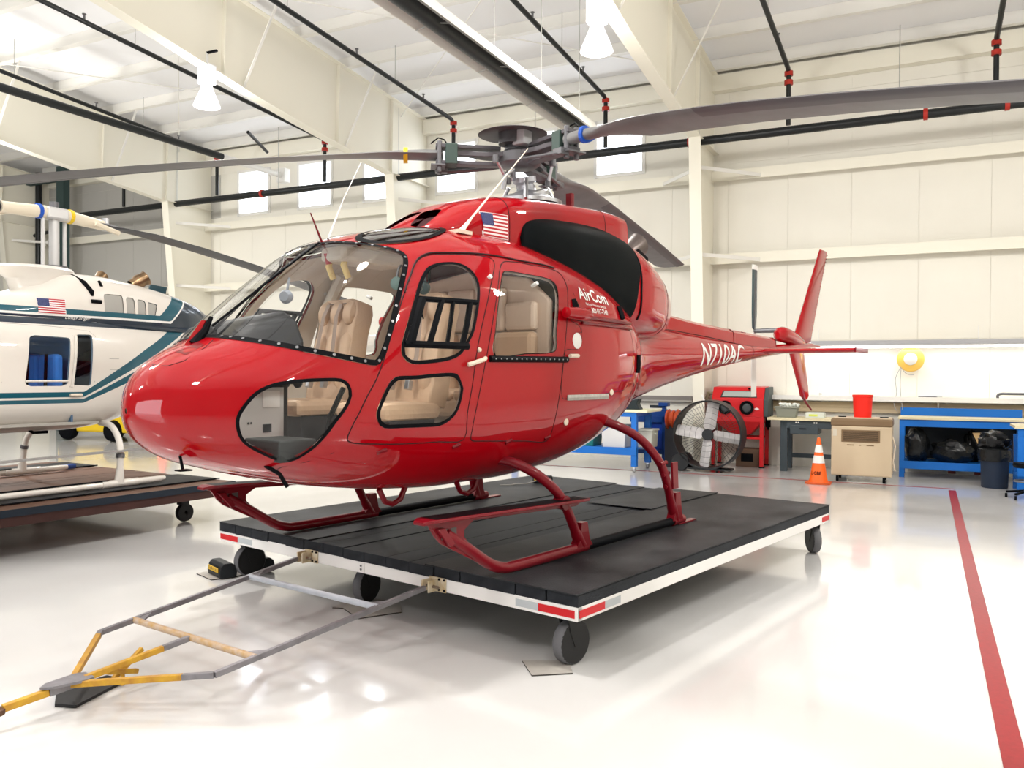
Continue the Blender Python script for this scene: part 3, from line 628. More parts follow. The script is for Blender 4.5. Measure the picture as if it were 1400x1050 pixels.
def onb(x, z, off=0., L=None, side=-1):
    L = L or BODY
    y = float(L.yside(x, z, side)); w, zc, zt, zb, nt, nb = L.par(x)
    e = 2e-3
    a = np.array([x-e, float(L.yside(x-e, z, side)), z]); b = np.array([x+e, float(L.yside(x+e, z, side)), z])
    c = np.array([x, float(L.yside(x, z-e, side)), z-e]); d = np.array([x, float(L.yside(x, z+e, side)), z+e])
    n = np.cross(b-a, d-c); n /= np.linalg.norm(n)
    if n[1]*side < 0: n = -n
    return Vector((x, y, z))+Vector(n)*off
for side in (-1, 1):
    fd = doors['f'+('p' if side < 0 else 's')]; rd = doors['r'+('p' if side < 0 else 's')]
    # sliding pane and its black frame inside the upper door window
    mi = side > 0
    for k_, r_, n_ in (('dw_top', .019, 'window_rail'), ('dw_bot', .024, 'window_rail'), ('dw_left', .030, 'sliding_pane_frame'), ('dw_v1', .021, 'sliding_pane_frame'), ('dw_v2', .014, 'sliding_pane_frame'), ('dw_v3', .019, 'sliding_pane_frame')):
        MB().tube(path_on(BODY, TR[k_], -.006, mi), r_, 6).build(n_, BLK, fd, True)
    # black lower rail with rivets on the rear window
    zz = lambda x: 1.806+(x-1.87)*.012
    P = [onb(x, zz(x), .006, side=side) for x in np.linspace(1.845, 2.70, 14)]
    rail = MB().tube(P, .021, 8).build('window_rail', BLK, rd, True)
    mb = MB()
    for x in np.linspace(1.88, 2.67, 16): mb.cyl(onb(x, zz(x), .02, side=side), onb(x, zz(x), .029, side=side), .005, n=6)
    mb.build('rivet', STEEL, rail)
    mb = MB()
    mb.tube([onb(1.635, 1.765, .02, side=side), onb(1.66, 1.772, .03, side=side), onb(1.77, 1.80, .03, side=side), onb(1.79, 1.808, .02, side=side)], .014, 8)
    mb.build('door_handle', CREAM, fd, True, label='cream door handle')
    MB().lathe([(.0, .012), (.012, .012), (.016, 0)], onb(1.755, 1.86, .0, side=side), (0, side, 0), 12).build('door_lock', CREAM, fd, True)
    mb = MB(); mb.tube([onb(2.715, 1.842, .022, side=side), onb(2.82, 1.845, .026, side=side)], .015, 8)
    mb.build('door_handle', CREAM, rd, True, label='cream door handle')
    # two knobs at the top of the rear window
    mb = MB()
    for x in (1.955, 2.44): mb.cyl(onb(x, 2.335, -.03, side=side), onb(x, 2.335, .02, side=side), .014, n=10)
    mb.build('window_latch', WHT, rd, True)
    # filler cap, rail with red roller, step strip, vents
    MB().lathe([(.0, .006), (.05, .006), (.06, .0)], onb(2.85, 1.955, .002, side=side), (0, side, 0), 20).build('fuel_cap', WHT, heli, True, label='round pale fuel cap')
    mb = MB()
    for dz, r in ((0, .016), (-.045, .011)): mb.tube([onb(x, 2.135+dz, .012, side=side) for x in np.linspace(2.93, 3.85, 12)], r, 6)
    mb.build('door_track', DKRED, heli, True)
    mb = MB(); mb.lathe([(.0, -.16), (.040, -.15), (.047, 0), (.043, .12), (.03, .16), (0, .165)], onb(2.82, 2.14, .05, side=side), (1, 0, 0), 16); mb.build('roller_cover', RED, heli, True, label='red cylindrical track cover')
    mb = MB()
    P = [onb(x, 1.545+(x-2.72)*.0, .005, side=side) for x in np.linspace(2.72, 3.36, 10)]
    mb.tube(P, .020, 4, sx=.35); mb.build('kick_strip', mat('scuffed_metal', (.5, .48, .44), .5, metal=.5, noise=.3, nscale=30), heli, False)
    MB().lathe([(.0, .008), (.022, .006), (.026, 0)], onb(3.41, 1.575, .003, side=side), (0, side, 0), 12).build('rivet', CREAM, heli, True)
    MB().lathe([(.0, .008), (.024, .006), (.028, 0)], onb(2.76, 1.37, .003, side=side), (0, side, 0), 12).build('rivet', CREAM, heli, True)
    mb = MB(); mb.tube([onb(4.02, z, .004, side=side) for z in (1.73, 1.78, 1.83, 1.88)], .03, 6, sx=.9); mb.build('vent_slot', BLK, heli, True)
    mb = MB(); mb.tube([onb(2.88, z, .004, side=side) for z in (2.17, 2.21, 2.26)], [.02, .03, .02], 8); mb.build('vent_slot', BLK, heli, True)
    mb = MB(); mb.tube([onb(3.66, z, .004, side=side) for z in (2.16, 2.20, 2.26)], [.03, .032, .028], 6); mb.build('vent_slot', BLK, heli, True)
    for x in (1.05, 1.6, 2.1, 2.55): MB().tube([onb(x, 1.255, .0, side=side), onb(x+.05, 1.275, .004, side=side)], .013, 6).build('latch_slot', DKRED, heli, True)
    # seam that runs down behind the rear door, and the join of the tail boom
    MB().tube([onb(x, z, -.001, side=side) for x, z in ((2.93, 2.42), (2.92, 2.3), (2.935, 2.15), (2.93, 2.02), (2.88, 2.02))], .003, 5).build('panel_seam', SEAM, heli)
    for xx in (4.28, 7.95):
        th = np.linspace(-PI/2, PI/2, 24)
        MB().tube(path_on(BODY, [(xx, t) for t in th], -.0005, side > 0), .0035, 5).build('panel_seam', SEAM, heli)
# nose crease and panels
MB().tube([onb(x, z, -.001) for x, z in ((.80, 1.27), (.70, 1.22), (.62, 1.19), (.62, 1.17))], .003, 5).build('panel_seam', SEAM, heli)
P = [(BODY.pos(np.array(x), np.array(t))) for x, t in ((.28, 1.47), (.25, 1.33), (.27, 1.22), (.33, 1.10), (.41, 1.12))]
P = [(.12, -.02), (.14, -.14), (.20, -.20), (.32, -.20), (.40, -.15)]
MB().tube([(x, y, float(BODY.ztop(x, y))) for x, y in P], .003, 5).build('panel_seam', SEAM, heli)
mb = MB(); V = [(x, y, float(BODY.ztop(x, y))+.003) for x, y in ((.23, -.06), (.23, -.165), (.34, -.165), (.36, -.06))]
mb.add(V, [(0, 1, 2, 3)]); mb.build('nose_vent', DKRED, heli)
# landing light glass under the nose, drain pipes and the black hook
mb = MB(); mb.tube([(.55, -.42, 1.20), (.60, -.48, 1.155), (.64, -.5, 1.08)], .012, 6); mb.build('drain_pipe', BLK, heli, True)
mb = MB(); mb.tube([(.20, -.16, 1.26), (.21, -.17, 1.19)], .008, 6); mb.box(.18, .25, -.20, -.14, 1.18, 1.187); mb.build('drain_pipe', BLK, heli)
for x, y in ((1.62, -.3), (2.3, -.35)):
    MB().tube([(x-.12, y, .96), (x-.07, y, .875), (x, y, .85), (x+.07, y, .875), (x+.12, y, .96)], .019, 8).build('tie_down_ring', SKRED, heli, True)

# wiper pivot, antennas, wire strut
z0 = float(BODY.par(.42)[2])
mb = MB(); mb.tube([(.36, -.02, z0-.04), (.43, -.02, z0+.04), (.47, -.02, z0+.12)], [.03, .022, .012], 8); mb.build('wiper_pivot', BLK, heli, True)
mb = MB(); mb.loftsec([[(x+a, b*.02, z) for a, b in ((-.05, 0), (0, -1), (.06, 0), (0, 1))] for x, z in ((.36, z0-.05),)]+[[(x+a*.4, b*.01, z) for a, b in ((-.05, 0), (0, -1), (.06, 0), (0, 1))] for x, z in ((.44, z0+.10),)]); mb.build('wiper_mount', RED, heli)
MB().tube([(.47, -.03, z0+.07), (.9, -.05, float(BODY.ztop(.9, -.05))+.02), (1.2, -.06, float(BODY.ztop(1.2, -.06))+.02)], .007, 6).build('wiper_arm', BLK, heli)
MB().cyl((1.28, 0, 2.54), (1.18, 0, 2.73), .008, .004, 8).build('antenna', SKRED, heli, True)
ANT = (2.07, -.48, 2.68)
mb = MB(); mb.tube([ANT, (2.20, -.47, 2.80), (2.85, -.46, 3.42)], [.032, .012, .005], 8, sx=1.0, sy=.5); mb.box(2.0, 2.14, -.53, -.43, 2.665, 2.69)
mb.build('whip_antenna', CREAM, heli, True, label='white whip antenna')
MB().tube([(1.55, .3, 2.6), (1.72, .32, 2.95), (1.9, .34, 3.25)], [.01, .004, .003], 6).build('antenna', WHT, heli, True)

# ---- transmission cowling
ck = Skin(COWL, np.concatenate([np.linspace(1.932, 2.2, 14), np.linspace(2.22, 4.45, 60)]), 96, -PI/2, 1.5*PI)
for mir, sd in ((False, 'p'), (True, 's')):
    ck.split('shell', 'hole_'+sd, outline_fn(COWL, TR['cowl_intake'], mirror=mir))
cow = ck.build('shell', 'cowling', RED, heli)
for sd in 'ps':
    ck.build('hole_'+sd, 'air_intake', mat('intake_shade', (.035, .002, .004), .7), cow, off=-.05)  # shade inside the intake painted as a dark inset patch
mb = MB()
for xx in (2.655, 3.98):
    th = np.linspace(-.2, PI+.2, 40); mb.tube(path_on(COWL, [(xx, t) for t in th], -.0005), .004, 5)
mb.build('panel_seam', SEAM, cow)
th = np.linspace(.05, PI-.05, 24); P = COWL.pos(np.full(24, 4.45), th)
mb = MB(); mb.add([tuple(p) for p in P]+[(4.45, 0, 2.6)], [tuple(range(25))]); mb.build('rear_panel', DKRED, cow)
MB().box(3.62, 3.66, -.34, -.28, 3.11, 3.24).build('beacon_post', SKRED, heli, bevel=.004)
MB().box(3.94, 3.96, -.435, -.415, 3.0, 3.06).build('latch', STEEL, heli)
def cfn(x0, x1, z00, z01, z10, z11):
    def f(u, v, off=0.):
        x = x0+(x1-x0)*u; zb = z00+(z10-z00)*u; zt = z01+(z11-z01)*u; z = zb+(zt-zb)*v
        return tuple(onb(x, z, .008+off, COWL))
    return f
flag('flag_decal', cfn(2.385, 2.628, 2.709, 2.876, 2.707, 2.880), heli, 1., 1., label='small flag of stars and stripes')

# ---- engine cowling with the black screen over its intake
ek = Skin(ENG, np.concatenate([np.linspace(2.782, 5.0, 70), np.linspace(5.02, 5.6, 30)]), 110)
ek.split('shell', 'black', lambda q, p: p[:, 0]-(4.10-.22*np.maximum(2.62-p[:, 2], 0)+.35*np.maximum(p[:, 2]-2.85, 0)))
eng = ek.build('shell', 'engine_cowling', RED, heli)
scr = ek.build('black', 'intake_screen', BLKG, heli, off=.012, label='black intake screen')
mb = MB()
P = ENG.pos(np.full(30, 2.784), np.linspace(-.6, PI+.6, 30)); mb.add([tuple(p) for p in P], [tuple(range(30))]); mb.build('screen_front', mat('maroon_reflection', (.06, .004, .008), .5), scr)  # maroon stands for a red reflection, put into the colour
MB().tube(path_on(ENG, [(4.12+.0*t, t) for t in np.linspace(-.5, PI+.5, 40)], .003), .010, 6).build('screen_edge', BLK, scr, True)
mb = MB()
for x, z in ((4.42, 2.82), (5.15, 2.58)):
    mb.tube([onb(x, z, .002, ENG), onb(x+.16, z-.06, .002, ENG)], .035, 6, sx=.6)
mb.build('vent_slot', BLK, eng, True)
MB().tube(path_on(ENG, [(4.85, t) for t in np.linspace(-.9, PI+.9, 40)], 0), .0035, 5).build('panel_seam', SEAM, eng)
# exhaust pipe
mb = MB(); mb.lathe([(.09, -.05), (.095, .15), (.115, .30), (.12, .32), (.108, .31), (.085, .1), (.0, .08)], (4.78, -.12, 2.84), (.85, -.10, .50), 28)
mb.build('exhaust_pipe', TITAN, heli, True, label='flared grey exhaust pipe')

# ---- tail boom drive shaft cover, stabiliser, fins, tail rotor
mb = MB()
SHT = pchip([5.2, 5.7, 6.5, 7.7, 8.85], [2.42, 2.375, 2.32, 2.275, 2.235]); SHB = pchip([5.2, 5.7, 6.5, 8.1, 8.85], [2.20, 2.19, 2.16, 2.085, 2.09])
def shaft_sec(x, w): 
    t = float(SHT(x)); b = float(SHB(x))-.03
    return [(x, -w, b), (x, -w, b+.02), (x, -w*.92, t-.045), (x, -w*.6, t-.008), (x, w*.0, t), (x, w*.6, t-.008), (x, w*.92, t-.045), (x, w, b+.02), (x, w, b)]
mb.loftsec([shaft_sec(x, .165-.012*(x-5.2)) for x in np.linspace(5.2, 8.85, 16)])
sh = mb.build('shaft_cover', RED, heli, True)
mb = MB()
for x in (7.42, 8.84): mb.tube([tuple(np.array(p)*np.array([1, 1.01, 1])+np.array([0, 0, .001])) for p in shaft_sec(x, .165-.012*(x-5.2))], .004, 5)
mb.tube([(x, -(.168-.012*(x-5.2)), float(SHB(x))) for x in np.linspace(5.2, 8.85, 16)], .004, 5)
mb.build('panel_seam', SEAM, sh)
mb = MB()   # gearbox fairing ahead of the fin
mb.loftsec([[(x, w*math.cos(t), zc+hh*math.sin(t)) for t in np.linspace(0, 2*PI, 17)[:-1]] for x, w, zc, hh in ((9.2, .03, 2.28, .05), (9.25, .08, 2.29, .095), (9.36, .10, 2.30, .11), (9.6, .10, 2.28, .11), (9.85, .09, 2.24, .11), (10.15, .06, 2.2, .06))])
mb.build('gearbox_fairing', RED, heli, True)
MB().tube([(10.3, 0, 2.185), (10.75, 0, 2.175), (11.0, 0, 2.18)], [.05, .03, .008], 8).build('tail_cone', RED, heli, True)
def foil(chord, t, n=9):
    u = [0.5*(1-math.cos(PI*i/(n-1))) for i in range(n)]
    th = lambda a: 5*t*(.2969*math.sqrt(a)-.126*a-.3516*a*a+.2843*a**3-.1036*a**4)
    return [(a*chord, th(a)*chord) for a in u]+[(a*chord, -th(a)*chord) for a in u[-2:0:-1]]
def fin(name, secs, m, parent, up=(0, 0, 1)):
    # secs: leading edge x, z, chord, thickness ; vertical surface in the x-z plane
    mb = MB(); mb.loftsec([[(x+a, b, z) for a, b in foil(c, t)] for x, z, c, t in secs])
    return mb.build(name, m, parent, True)
fu = fin('upper_fin', [(9.72, 2.15, .80, .12), (9.95, 2.42, .70, .12), (10.9, 3.66, .38, .10), (10.92, 3.685, .34, .05)], RED, heli)
mb = MB()
for i in range(22):
    t = i/21; x = 9.96+.95*t+.56*(1-t)+.33*t; z = 2.42+1.2*t
    mb.cyl((x, -.02, z), (x, .02, z), .006, n=6)
mb.build('rivet', DKRED, fu)
fin('lower_fin', [(9.62, 2.12, .62, .12), (10.05, 1.55, .42, .11), (10.12, 1.42, .38, .10), (10.3, 1.36, .12, .1)], RED, heli)
MB().tube([(10.2, 0, 1.42), (10.45, 0, 1.28), (10.62, 0, 1.20)], [.02, .017, .013], 8).build('tail_guard', SKRED, heli, True)
mb = MB()
mb.loftsec([[(8.28+a+.02*abs(y), y, 2.035+b) for a, b in foil(.42-.03*abs(y), .16)] for y in np.linspace(-1.30, 1.30, 13)])
st = mb.build('stabiliser', RED, heli, True)
mb = MB()
for y in (-1.31, 1.31): mb.box(8.27, 8.78, y-.01, y+.01, 2.005, 2.065)
mb.build('end_plate', SKRED, st, bevel=.004)
TRX, TRY, TRZ = 9.38, .41, 2.36
MB().cyl((TRX, .05, TRZ), (TRX, TRY, TRZ), .035, .03, 12).build('tail_rotor_hub', GREYM, heli, True)

for s_ in (1, -1):
    mb = MB(); z1 = TRZ+s_*.94
    secs = [(.09, .02, .12), (.15, .05, .18), (.19, .26, .12), (.19, .80, .09), (.19, .945, .06)]
    mb.loftsec([[(TRX-c*.5+a, TRY+b, TRZ+s_*zz) for a, b in foil(c, t)] for c, zz, t in secs])
    tb = mb.build('tail_rotor_blade', TEALD if s_ > 0 else WHT, heli, True)
    if s_ > 0:
        MB().loftsec([[(TRX-.097+a, TRY+b, TRZ+s_*zz) for a, b in foil(.194, .12)] for zz in (.88, .948)]).build('blade_tip', WHT, tb, True)

# registration and company lettering
def reg(u, v):
    x = 6.28+u; z = 1.823+(x-6.28)*.047+v*(1-.14*(x-6.28))
    return tuple(onb(x, z, .004))
text_mesh('N710AC', .355, reg, 'registration_mark', WHT, heli, bold=.004, ws=1.02, shear=.12)
def co(x0, z0, sl=0.):
    return lambda u, v: tuple(onb(x0+u, z0+v+sl*u, .004))
text_mesh('AirCom', .135, co(2.985, 2.275, -.03), 'company_lettering', WHT, heli, bold=.002, ws=1.05)
text_mesh('National Helicopter Services', .030, co(3.05, 2.232, -.02), 'company_lettering', WHT, heli, ws=.95)
text_mesh('800-917-7140', .055, co(3.12, 2.178, -.01), 'company_lettering', WHT, heli, bold=.001, ws=.85)

# ---- mast and rotor head
HX, HZ = 3.45, 3.50
mb = MB(); mb.lathe([(.30, 3.14), (.30, 3.17), (.24, 3.19), (.20, 3.215), (.17, 3.215), (.13, 3.23), (.10, 3.26), (.0, 3.26)], (HX, 0, 0), (0, 0, 1), 32)
mb.build('mast_base', STEEL, heli, True)
MB().lathe([(.085, 3.2), (.085, 3.3), (.07, 3.31), (.07, 3.42), (.10, 3.44), (.10, 3.48)], (HX+.80, 0, 0), (-.25, 0, 1), 24).build('mast', mat('pale_mast', (.45, .46, .50), .35, metal=.4), heli, True)
mb = MB(); mb.lathe([(.07, 3.27), (.17, 3.29), (.19, 3.31), (.19, 3.345), (.16, 3.36), (.07, 3.36)], (HX+.80, 0, .0), (-.25, 0, 1), 28); mb.build('swashplate', STEEL, heli, True)
AZ = [13.5, 135, 255]
for k in range(3):
    a = math.radians(AZ[k]+38); c = Vector((math.cos(a), math.sin(a), 0))
    p = Vector((HX-.03, 0, 3.31))+c*.20; q = Vector((HX-.10, 0, 3.47))+c*.28
    rod = MB().cyl(p, q, .014, n=10).build('pitch_rod', STEEL, heli, True)
    mb = MB(); mb.cyl(p-Vector((0, 0, .02)), p+Vector((0, 0, .03)), .026, n=10); mb.cyl(q-Vector((0, 0, .03)), q+Vector((0, 0, .03)), .028, n=10); mb.build('rod_end', GREYM, rod, True)
    a = math.radians(AZ[k]+80); c = Vector((math.cos(a), math.sin(a), 0))
    mb = MB(); mb.cyl(Vector((HX, 0, 3.14))+c*.30, Vector((HX, 0, 3.32))+c*.19, .018, n=8); mb.build('control_rod', STEEL, heli, True)
for k in range(2):
    a = math.radians(20+k*150); c = Vector((math.cos(a), math.sin(a), 0)); s2 = Vector((-c.y, c.x, 0))
    P = [Vector((HX, 0, 3.34))+c*.16, Vector((HX, 0, 3.40))+c*.22+s2*.06, Vector((HX, 0, 3.36))+c*.27+s2*.03, Vector((HX, 0, 3.24))+c*.27]
    MB().tube(P, .022, 8).build('scissor_link', STEEL, heli, True)
HX = 3.34
hub = MB().lathe([(.0, 3.44), (.14, 3.44), (.18, 3.47), (.18, 3.55), (.13, 3.58), (.12, 3.63), (.0, 3.63)], (HX, 0, 0), (0, 0, 1), 28).build('rotor_hub', GREYM, heli, True)
MB().lathe([(.0, 3.745), (.12, 3.74), (.25, 3.715), (.29, 3.70), (.28, 3.695), (.12, 3.712), (.12, 3.62), (.0, 3.62)], (HX+.02, 0, 0), (-.03, .0, 1), 48).build('hub_cap', mat('cap_grey', (.075, .075, .08), .5, metal=.3), hub, True)
mb = MB(); mb.box(HX-.16, HX-.05, -.17, -.05, 3.59, 3.71); mb.build('vibration_damper', mat('light_grey_paint', (.35, .35, .36), .5), hub, bevel=.008)
DR = [.26, .52, .80]
PT = [0, -6, -9]
DROOP = lambda r: -DRK*max(0, (r-.7)/4.6)**1.4
def blade(az, number):
    global DRK
    DRK = DR[number]
    a = math.radians(az); R = Matrix.Translation((HX, 0, 3.53)) @ Matrix.Rotation(a, 4, 'Z')
    arm = MB(R)      # flat star arm that tapers
    arm.loftsec([[(r, -w/2, z-.02), (r, w/2, z-.02), (r, w/2, z+.02), (r, -w/2, z+.02)] for r, w, z in ((.06, .24, 0), (.18, .19, 0), (.30, .13, 0), (.43, .075, .01), (.56, .06, .01))])
    arm.build('star_arm', mat('star_grey', (.11, .105, .115), .4), hub, bevel=.006)
    mb = MB(R)       # upper and lower sleeve plates
    for z in (.06, -.075):
        mb.loftsec([[(r, -w/2, z-.013), (r, w/2, z-.013), (r, w/2, z+.018), (r, -w/2, z+.018)] for r, w in ((.16, .07), (.25, .10), (.56, .12), (.70, .13))])
    sl = mb.build('sleeve', mat('sleeve_grey', (.085, .08, .09), .42), hub, bevel=.004)
    MB(R).box(.52, .62, -.08, .08, -.09, .08).build('elastic_joint', DKGRN, sl, bevel=.008)
    mb = MB(R)
    mb.box(.62, .74, -.09, .09, -.11, -.095); mb.cyl((.67, -.05, -.15), (.67, -.05, .10), .022, n=10); mb.cyl((.67, .05, -.15), (.67, .05, .10), .022, n=10)
    mb.box(.60, .70, -.13, -.06, -.13, -.08); mb.cyl((.2, -.12, -.07), (.66, -.12, -.12), .015, n=8)
    mb.build('blade_pins', GREYM, sl, bevel=.003)
    MB(R).tube([(.60, 0, .08), (.63, .02, .12), (.68, .03, .13), (.74, 0, .09)], .006, 6).build('bonding_wire', BLK, sl, True)
    mb = MB(R); st = []
    rs = [.64, .80, 1.0, 1.15, 1.30, 1.5, 1.75, 2.0, 2.4, 3.0, 3.6, 4.2, 4.8, 5.2, 5.33]
    tw = pchip([.6, .9, 1.4, 3.5, 5.3], [0, 5+PT[number]*.5, 17+PT[number], 12+PT[number], 6+PT[number]*.5])
    for r in rs:
        if r < .95: ch, t, le = .13, .72, -.065
        elif r < 1.1: ch, t, le = .18, .42, -.08
        elif r < 1.2: ch, t, le = .27, .2, -.11
        elif r < 1.4: ch, t, le = .35, .14, -.13
        else: ch, t, le = .37, .11, -.14
        if r > 5.3: ch = .30
        an = math.radians(float(tw(r))); q = []
        for x, y in foil(ch, t):
            u_ = le+x; q.append((r, u_*math.cos(an)+y*math.sin(an), -u_*math.sin(an)*1+y*math.cos(an)+DROOP(r)))
        st.append(q)
    mb.loftsec(st)
    b = mb.build('rotor_blade', BLADEG, heli, True)
    mk = {0: None, 1: YEL, 2: BLUE}[number]
    if mk:
        mb = MB(R)
        mb.loftsec([[(r, -.083+x, y+DROOP(r)) for x, y in foil(.168, .78)] for r in ((.93, .965) if number == 1 else (.84, .875))])
        mb.build('blade_tape', mk, b, label='blue tape band' if number == 2 else 'yellow tape band')
    # erosion strip along the leading edge
    mb = MB(R); st = []
    for r in rs[7:]:
        an = math.radians(float(tw(r))); q = []
        for x, y in foil(.37, .118)[:4]+foil(.37, .118)[-3:]:
            u_ = -.1415+x; q.append((r, u_*math.cos(an)+y*math.sin(an), -u_*math.sin(an)+y*math.cos(an)+DROOP(r)))
        st.append(q)
    mb.loftsec(st); mb.build('leading_edge_strip', BLADED, b, True)
for k in range(3): blade(AZ[k], k)

# ---- landing gear
def cat(P, n=6):
    P = [Vector(p) for p in P]; out = []
    for i in range(len(P)-1):
        a = P[max(i-1, 0)]; b = P[i]; c = P[i+1]; d = P[min(i+2, len(P)-1)]
        for j in range(n):
            t = j/n; out.append(.5*((2*b)+(c-a)*t+(2*a-5*b+4*c-d)*t*t+(3*b-a-3*c+d)*t**3))
    return out+[P[-1]]
for s_ in (-1, 1):
    Y = 1.085*s_
    P = [(1.28, Y, .80), (1.45, Y, .70), (1.66, Y, .57), (1.80, Y, .515), (1.95, Y, .503), (2.6, Y, .503), (2.74, Y, .503)]
    skid = MB().tube(cat(P), .036, 12).build('skid', SKRED, heli, True)
    MB().tube([(2.74, Y, .503), (4.02, Y, .503)], .034, 12).build('skid_sleeve', BLK, skid, True, label='black skid sleeve')
    mb = MB(); mb.tube([(4.02, Y, .503), (4.22, Y, .503)], [.04, .036], 12); mb.box(4.10, 4.42, Y-.03, Y+.03, .468, .478); mb.build('skid_end', SKRED, skid, True)
    # gooseneck plate between the front of the skid and the step
    mb = MB()
    mb.prism([(1.12, .90), (1.10, .875), (1.15, .86), (1.20, .79), (1.25, .745), (1.52, .61), (1.62, .56), (1.66, .60), (1.50, .70), (1.44, .76), (1.44, .80), (1.52, .845), (2.60, .80), (2.66, .82), (2.66, .845), (1.12, .905)], .018, (0, Y, 0), (1, 0, 0), (0, 0, 1))
    gn = mb.build('step_bracket', SKRED, heli, bevel=.003)
    mb = MB()
    for c, hh in ((1.27, .045), (1.345, .045)): mb.box(c-.026, c+.026, Y-.0105, Y+.0105, .815-hh/1, .815+.012)
    mb.build('bracket_opening', mat('opening_dark', (.10, .09, .085), .6), gn)
    mb = MB(); mb.prism([(1.19, .84), (1.30, .725), (1.34, .735), (1.25, .84)], .07, (0, Y, 0)); mb.build('bracket_web', SKRED, gn, bevel=.004)
    mb = MB()
    q = .075
    mb.loftsec([[(x, Y-q*w, z-.014), (x, Y+q*w, z-.014), (x, Y+q*w, z+.006), (x, Y-q*w, z+.006)] for x, z, w in ((1.07, .888, .55), (1.12, .898, .9), (1.2, .896, 1), (2.6, .848, 1), (2.70, .845, .8), (2.73, .84, .5))])
    stp = mb.build('step', SKRED, heli, bevel=.005)
    mb = MB(); mb.add([(1.15, Y-.066, .9055), (1.15, Y+.066, .9055), (2.68, Y+.066, .853), (2.68, Y-.066, .853)], [(0, 1, 2, 3)]); mb.build('grip_strip', BLK, stp)
    # cross tube legs
    F = [(2.68, Y, .515), (2.62, Y, .60), (2.50, s_*1.08, .80), (2.42, s_*1.05, .92), (2.32, s_*.95, 1.04), (2.22, s_*.80, 1.12), (2.15, s_*.60, 1.13), (2.12, s_*.35, 1.10)]
    lg = MB().tube(cat(F), [.040]*7+[.034]*36, 12, sx=1.0).build('leg', SKRED, heli, True)
    mb = MB(); mb.loftsec([[(2.68+a*l, Y+b*w, z) for a, b in ((-1, -1), (1, -1), (1, 1), (-1, 1))] for l, w, z in ((.10, .035, .51), (.06, .035, .56), (.038, .03, .68))]); mb.build('leg_foot', SKRED, lg, bevel=.004); MB().cyl((2.46, s_*1.03, .84), (2.46, s_*1.11, .84), .05, n=12).build('step_clamp', SKRED, lg, True)
    B = [(4.08, Y, .50), (4.03, Y, .62), (3.92, s_*1.08, .88), (3.84, s_*1.05, 1.03), (3.72, s_*.95, 1.20), (3.58, s_*.80, 1.31), (3.46, s_*.62, 1.36), (3.40, s_*.4, 1.36)]
    lg = MB().tube(cat(B), [.042]*7+[.036]*36, 12, sx=1.0).build('leg', SKRED, heli, True)
    mb = MB(); mb.loftsec([[(4.08+a*l, Y+b*w, z) for a, b in ((-1, -1), (1, -1), (1, 1), (-1, 1))] for l, w, z in ((.09, .036, .51), (.06, .036, .57), (.04, .032, .74))])
    mb.build('leg_foot', SKRED, lg, bevel=.003); mb = MB(); mb.loftsec([[(x, Y+s_*w, z), (x+.09, Y+s_*w, z+.0), (x+.09, Y+s_*(w+.02), z+.0), (x, Y+s_*(w+.02), z)] for x, w, z in ((3.96, .03, .78), (3.94, .03, 1.0))])
    mb.build('leg_strap', SKRED, lg, bevel=.003)
    for z, x in ((.80, 3.955), (.90, 3.915), (.99, 3.87)): MB().cyl((x-.05, Y, z), (x+.05, Y, z+.01), .018, n=8).build('clamp_bolt', SKRED, lg, True)

# ---- cabin interior
mb = MB(); mb.box(1.02, 2.70, -.70, .70, 1.19, 1.22); mb.build('cabin_floor', CAB, heli)
mb = MB()    # rear bulkhead cushion with quilting ridges
secs = [(-.80, 1.25), (-.80, 2.25), (-.6, 2.42), (0, 2.5), (.6, 2.42), (.80, 2.25), (.80, 1.25)]
mb.prism([(y, z) for y, z in secs], .06, (2.70, 0, 0), (0, 1, 0), (0, 0, 1)); bk = mb.build('rear_bulkhead', QUILT, heli, bevel=.02)
for i in range(5):
    for j, (z0_, z1_) in enumerate(((1.72, 2.02), (2.03, 2.36))):
        y0 = -.72+i*.29; mb = MB(); mb.box(2.60, 2.67, y0, y0+.28, z0_, z1_-(.12 if i in (0, 4) and j else 0)); mb.build('quilt_pad', QUILT, bk, bevel=.03)
bench = MB().box(2.12, 2.66, -.74, .74, 1.40, 1.55).build('rear_bench', TAN, heli, bevel=.04)
for i in range(4):
    y0 = -.73+i*.37; MB().box(2.56, 2.66, y0, y0+.35, 1.55, 2.02).build('back_cushion', TAN, bench, bevel=.04)
    MB().box(2.10, 2.58, y0, y0+.35, 1.52, 1.60).build('seat_cushion', TAN, bench, bevel=.03)
MB().box(2.2, 2.66, -.70, .70, 1.19, 1.40).build('bench_box', BEIGE, bench)
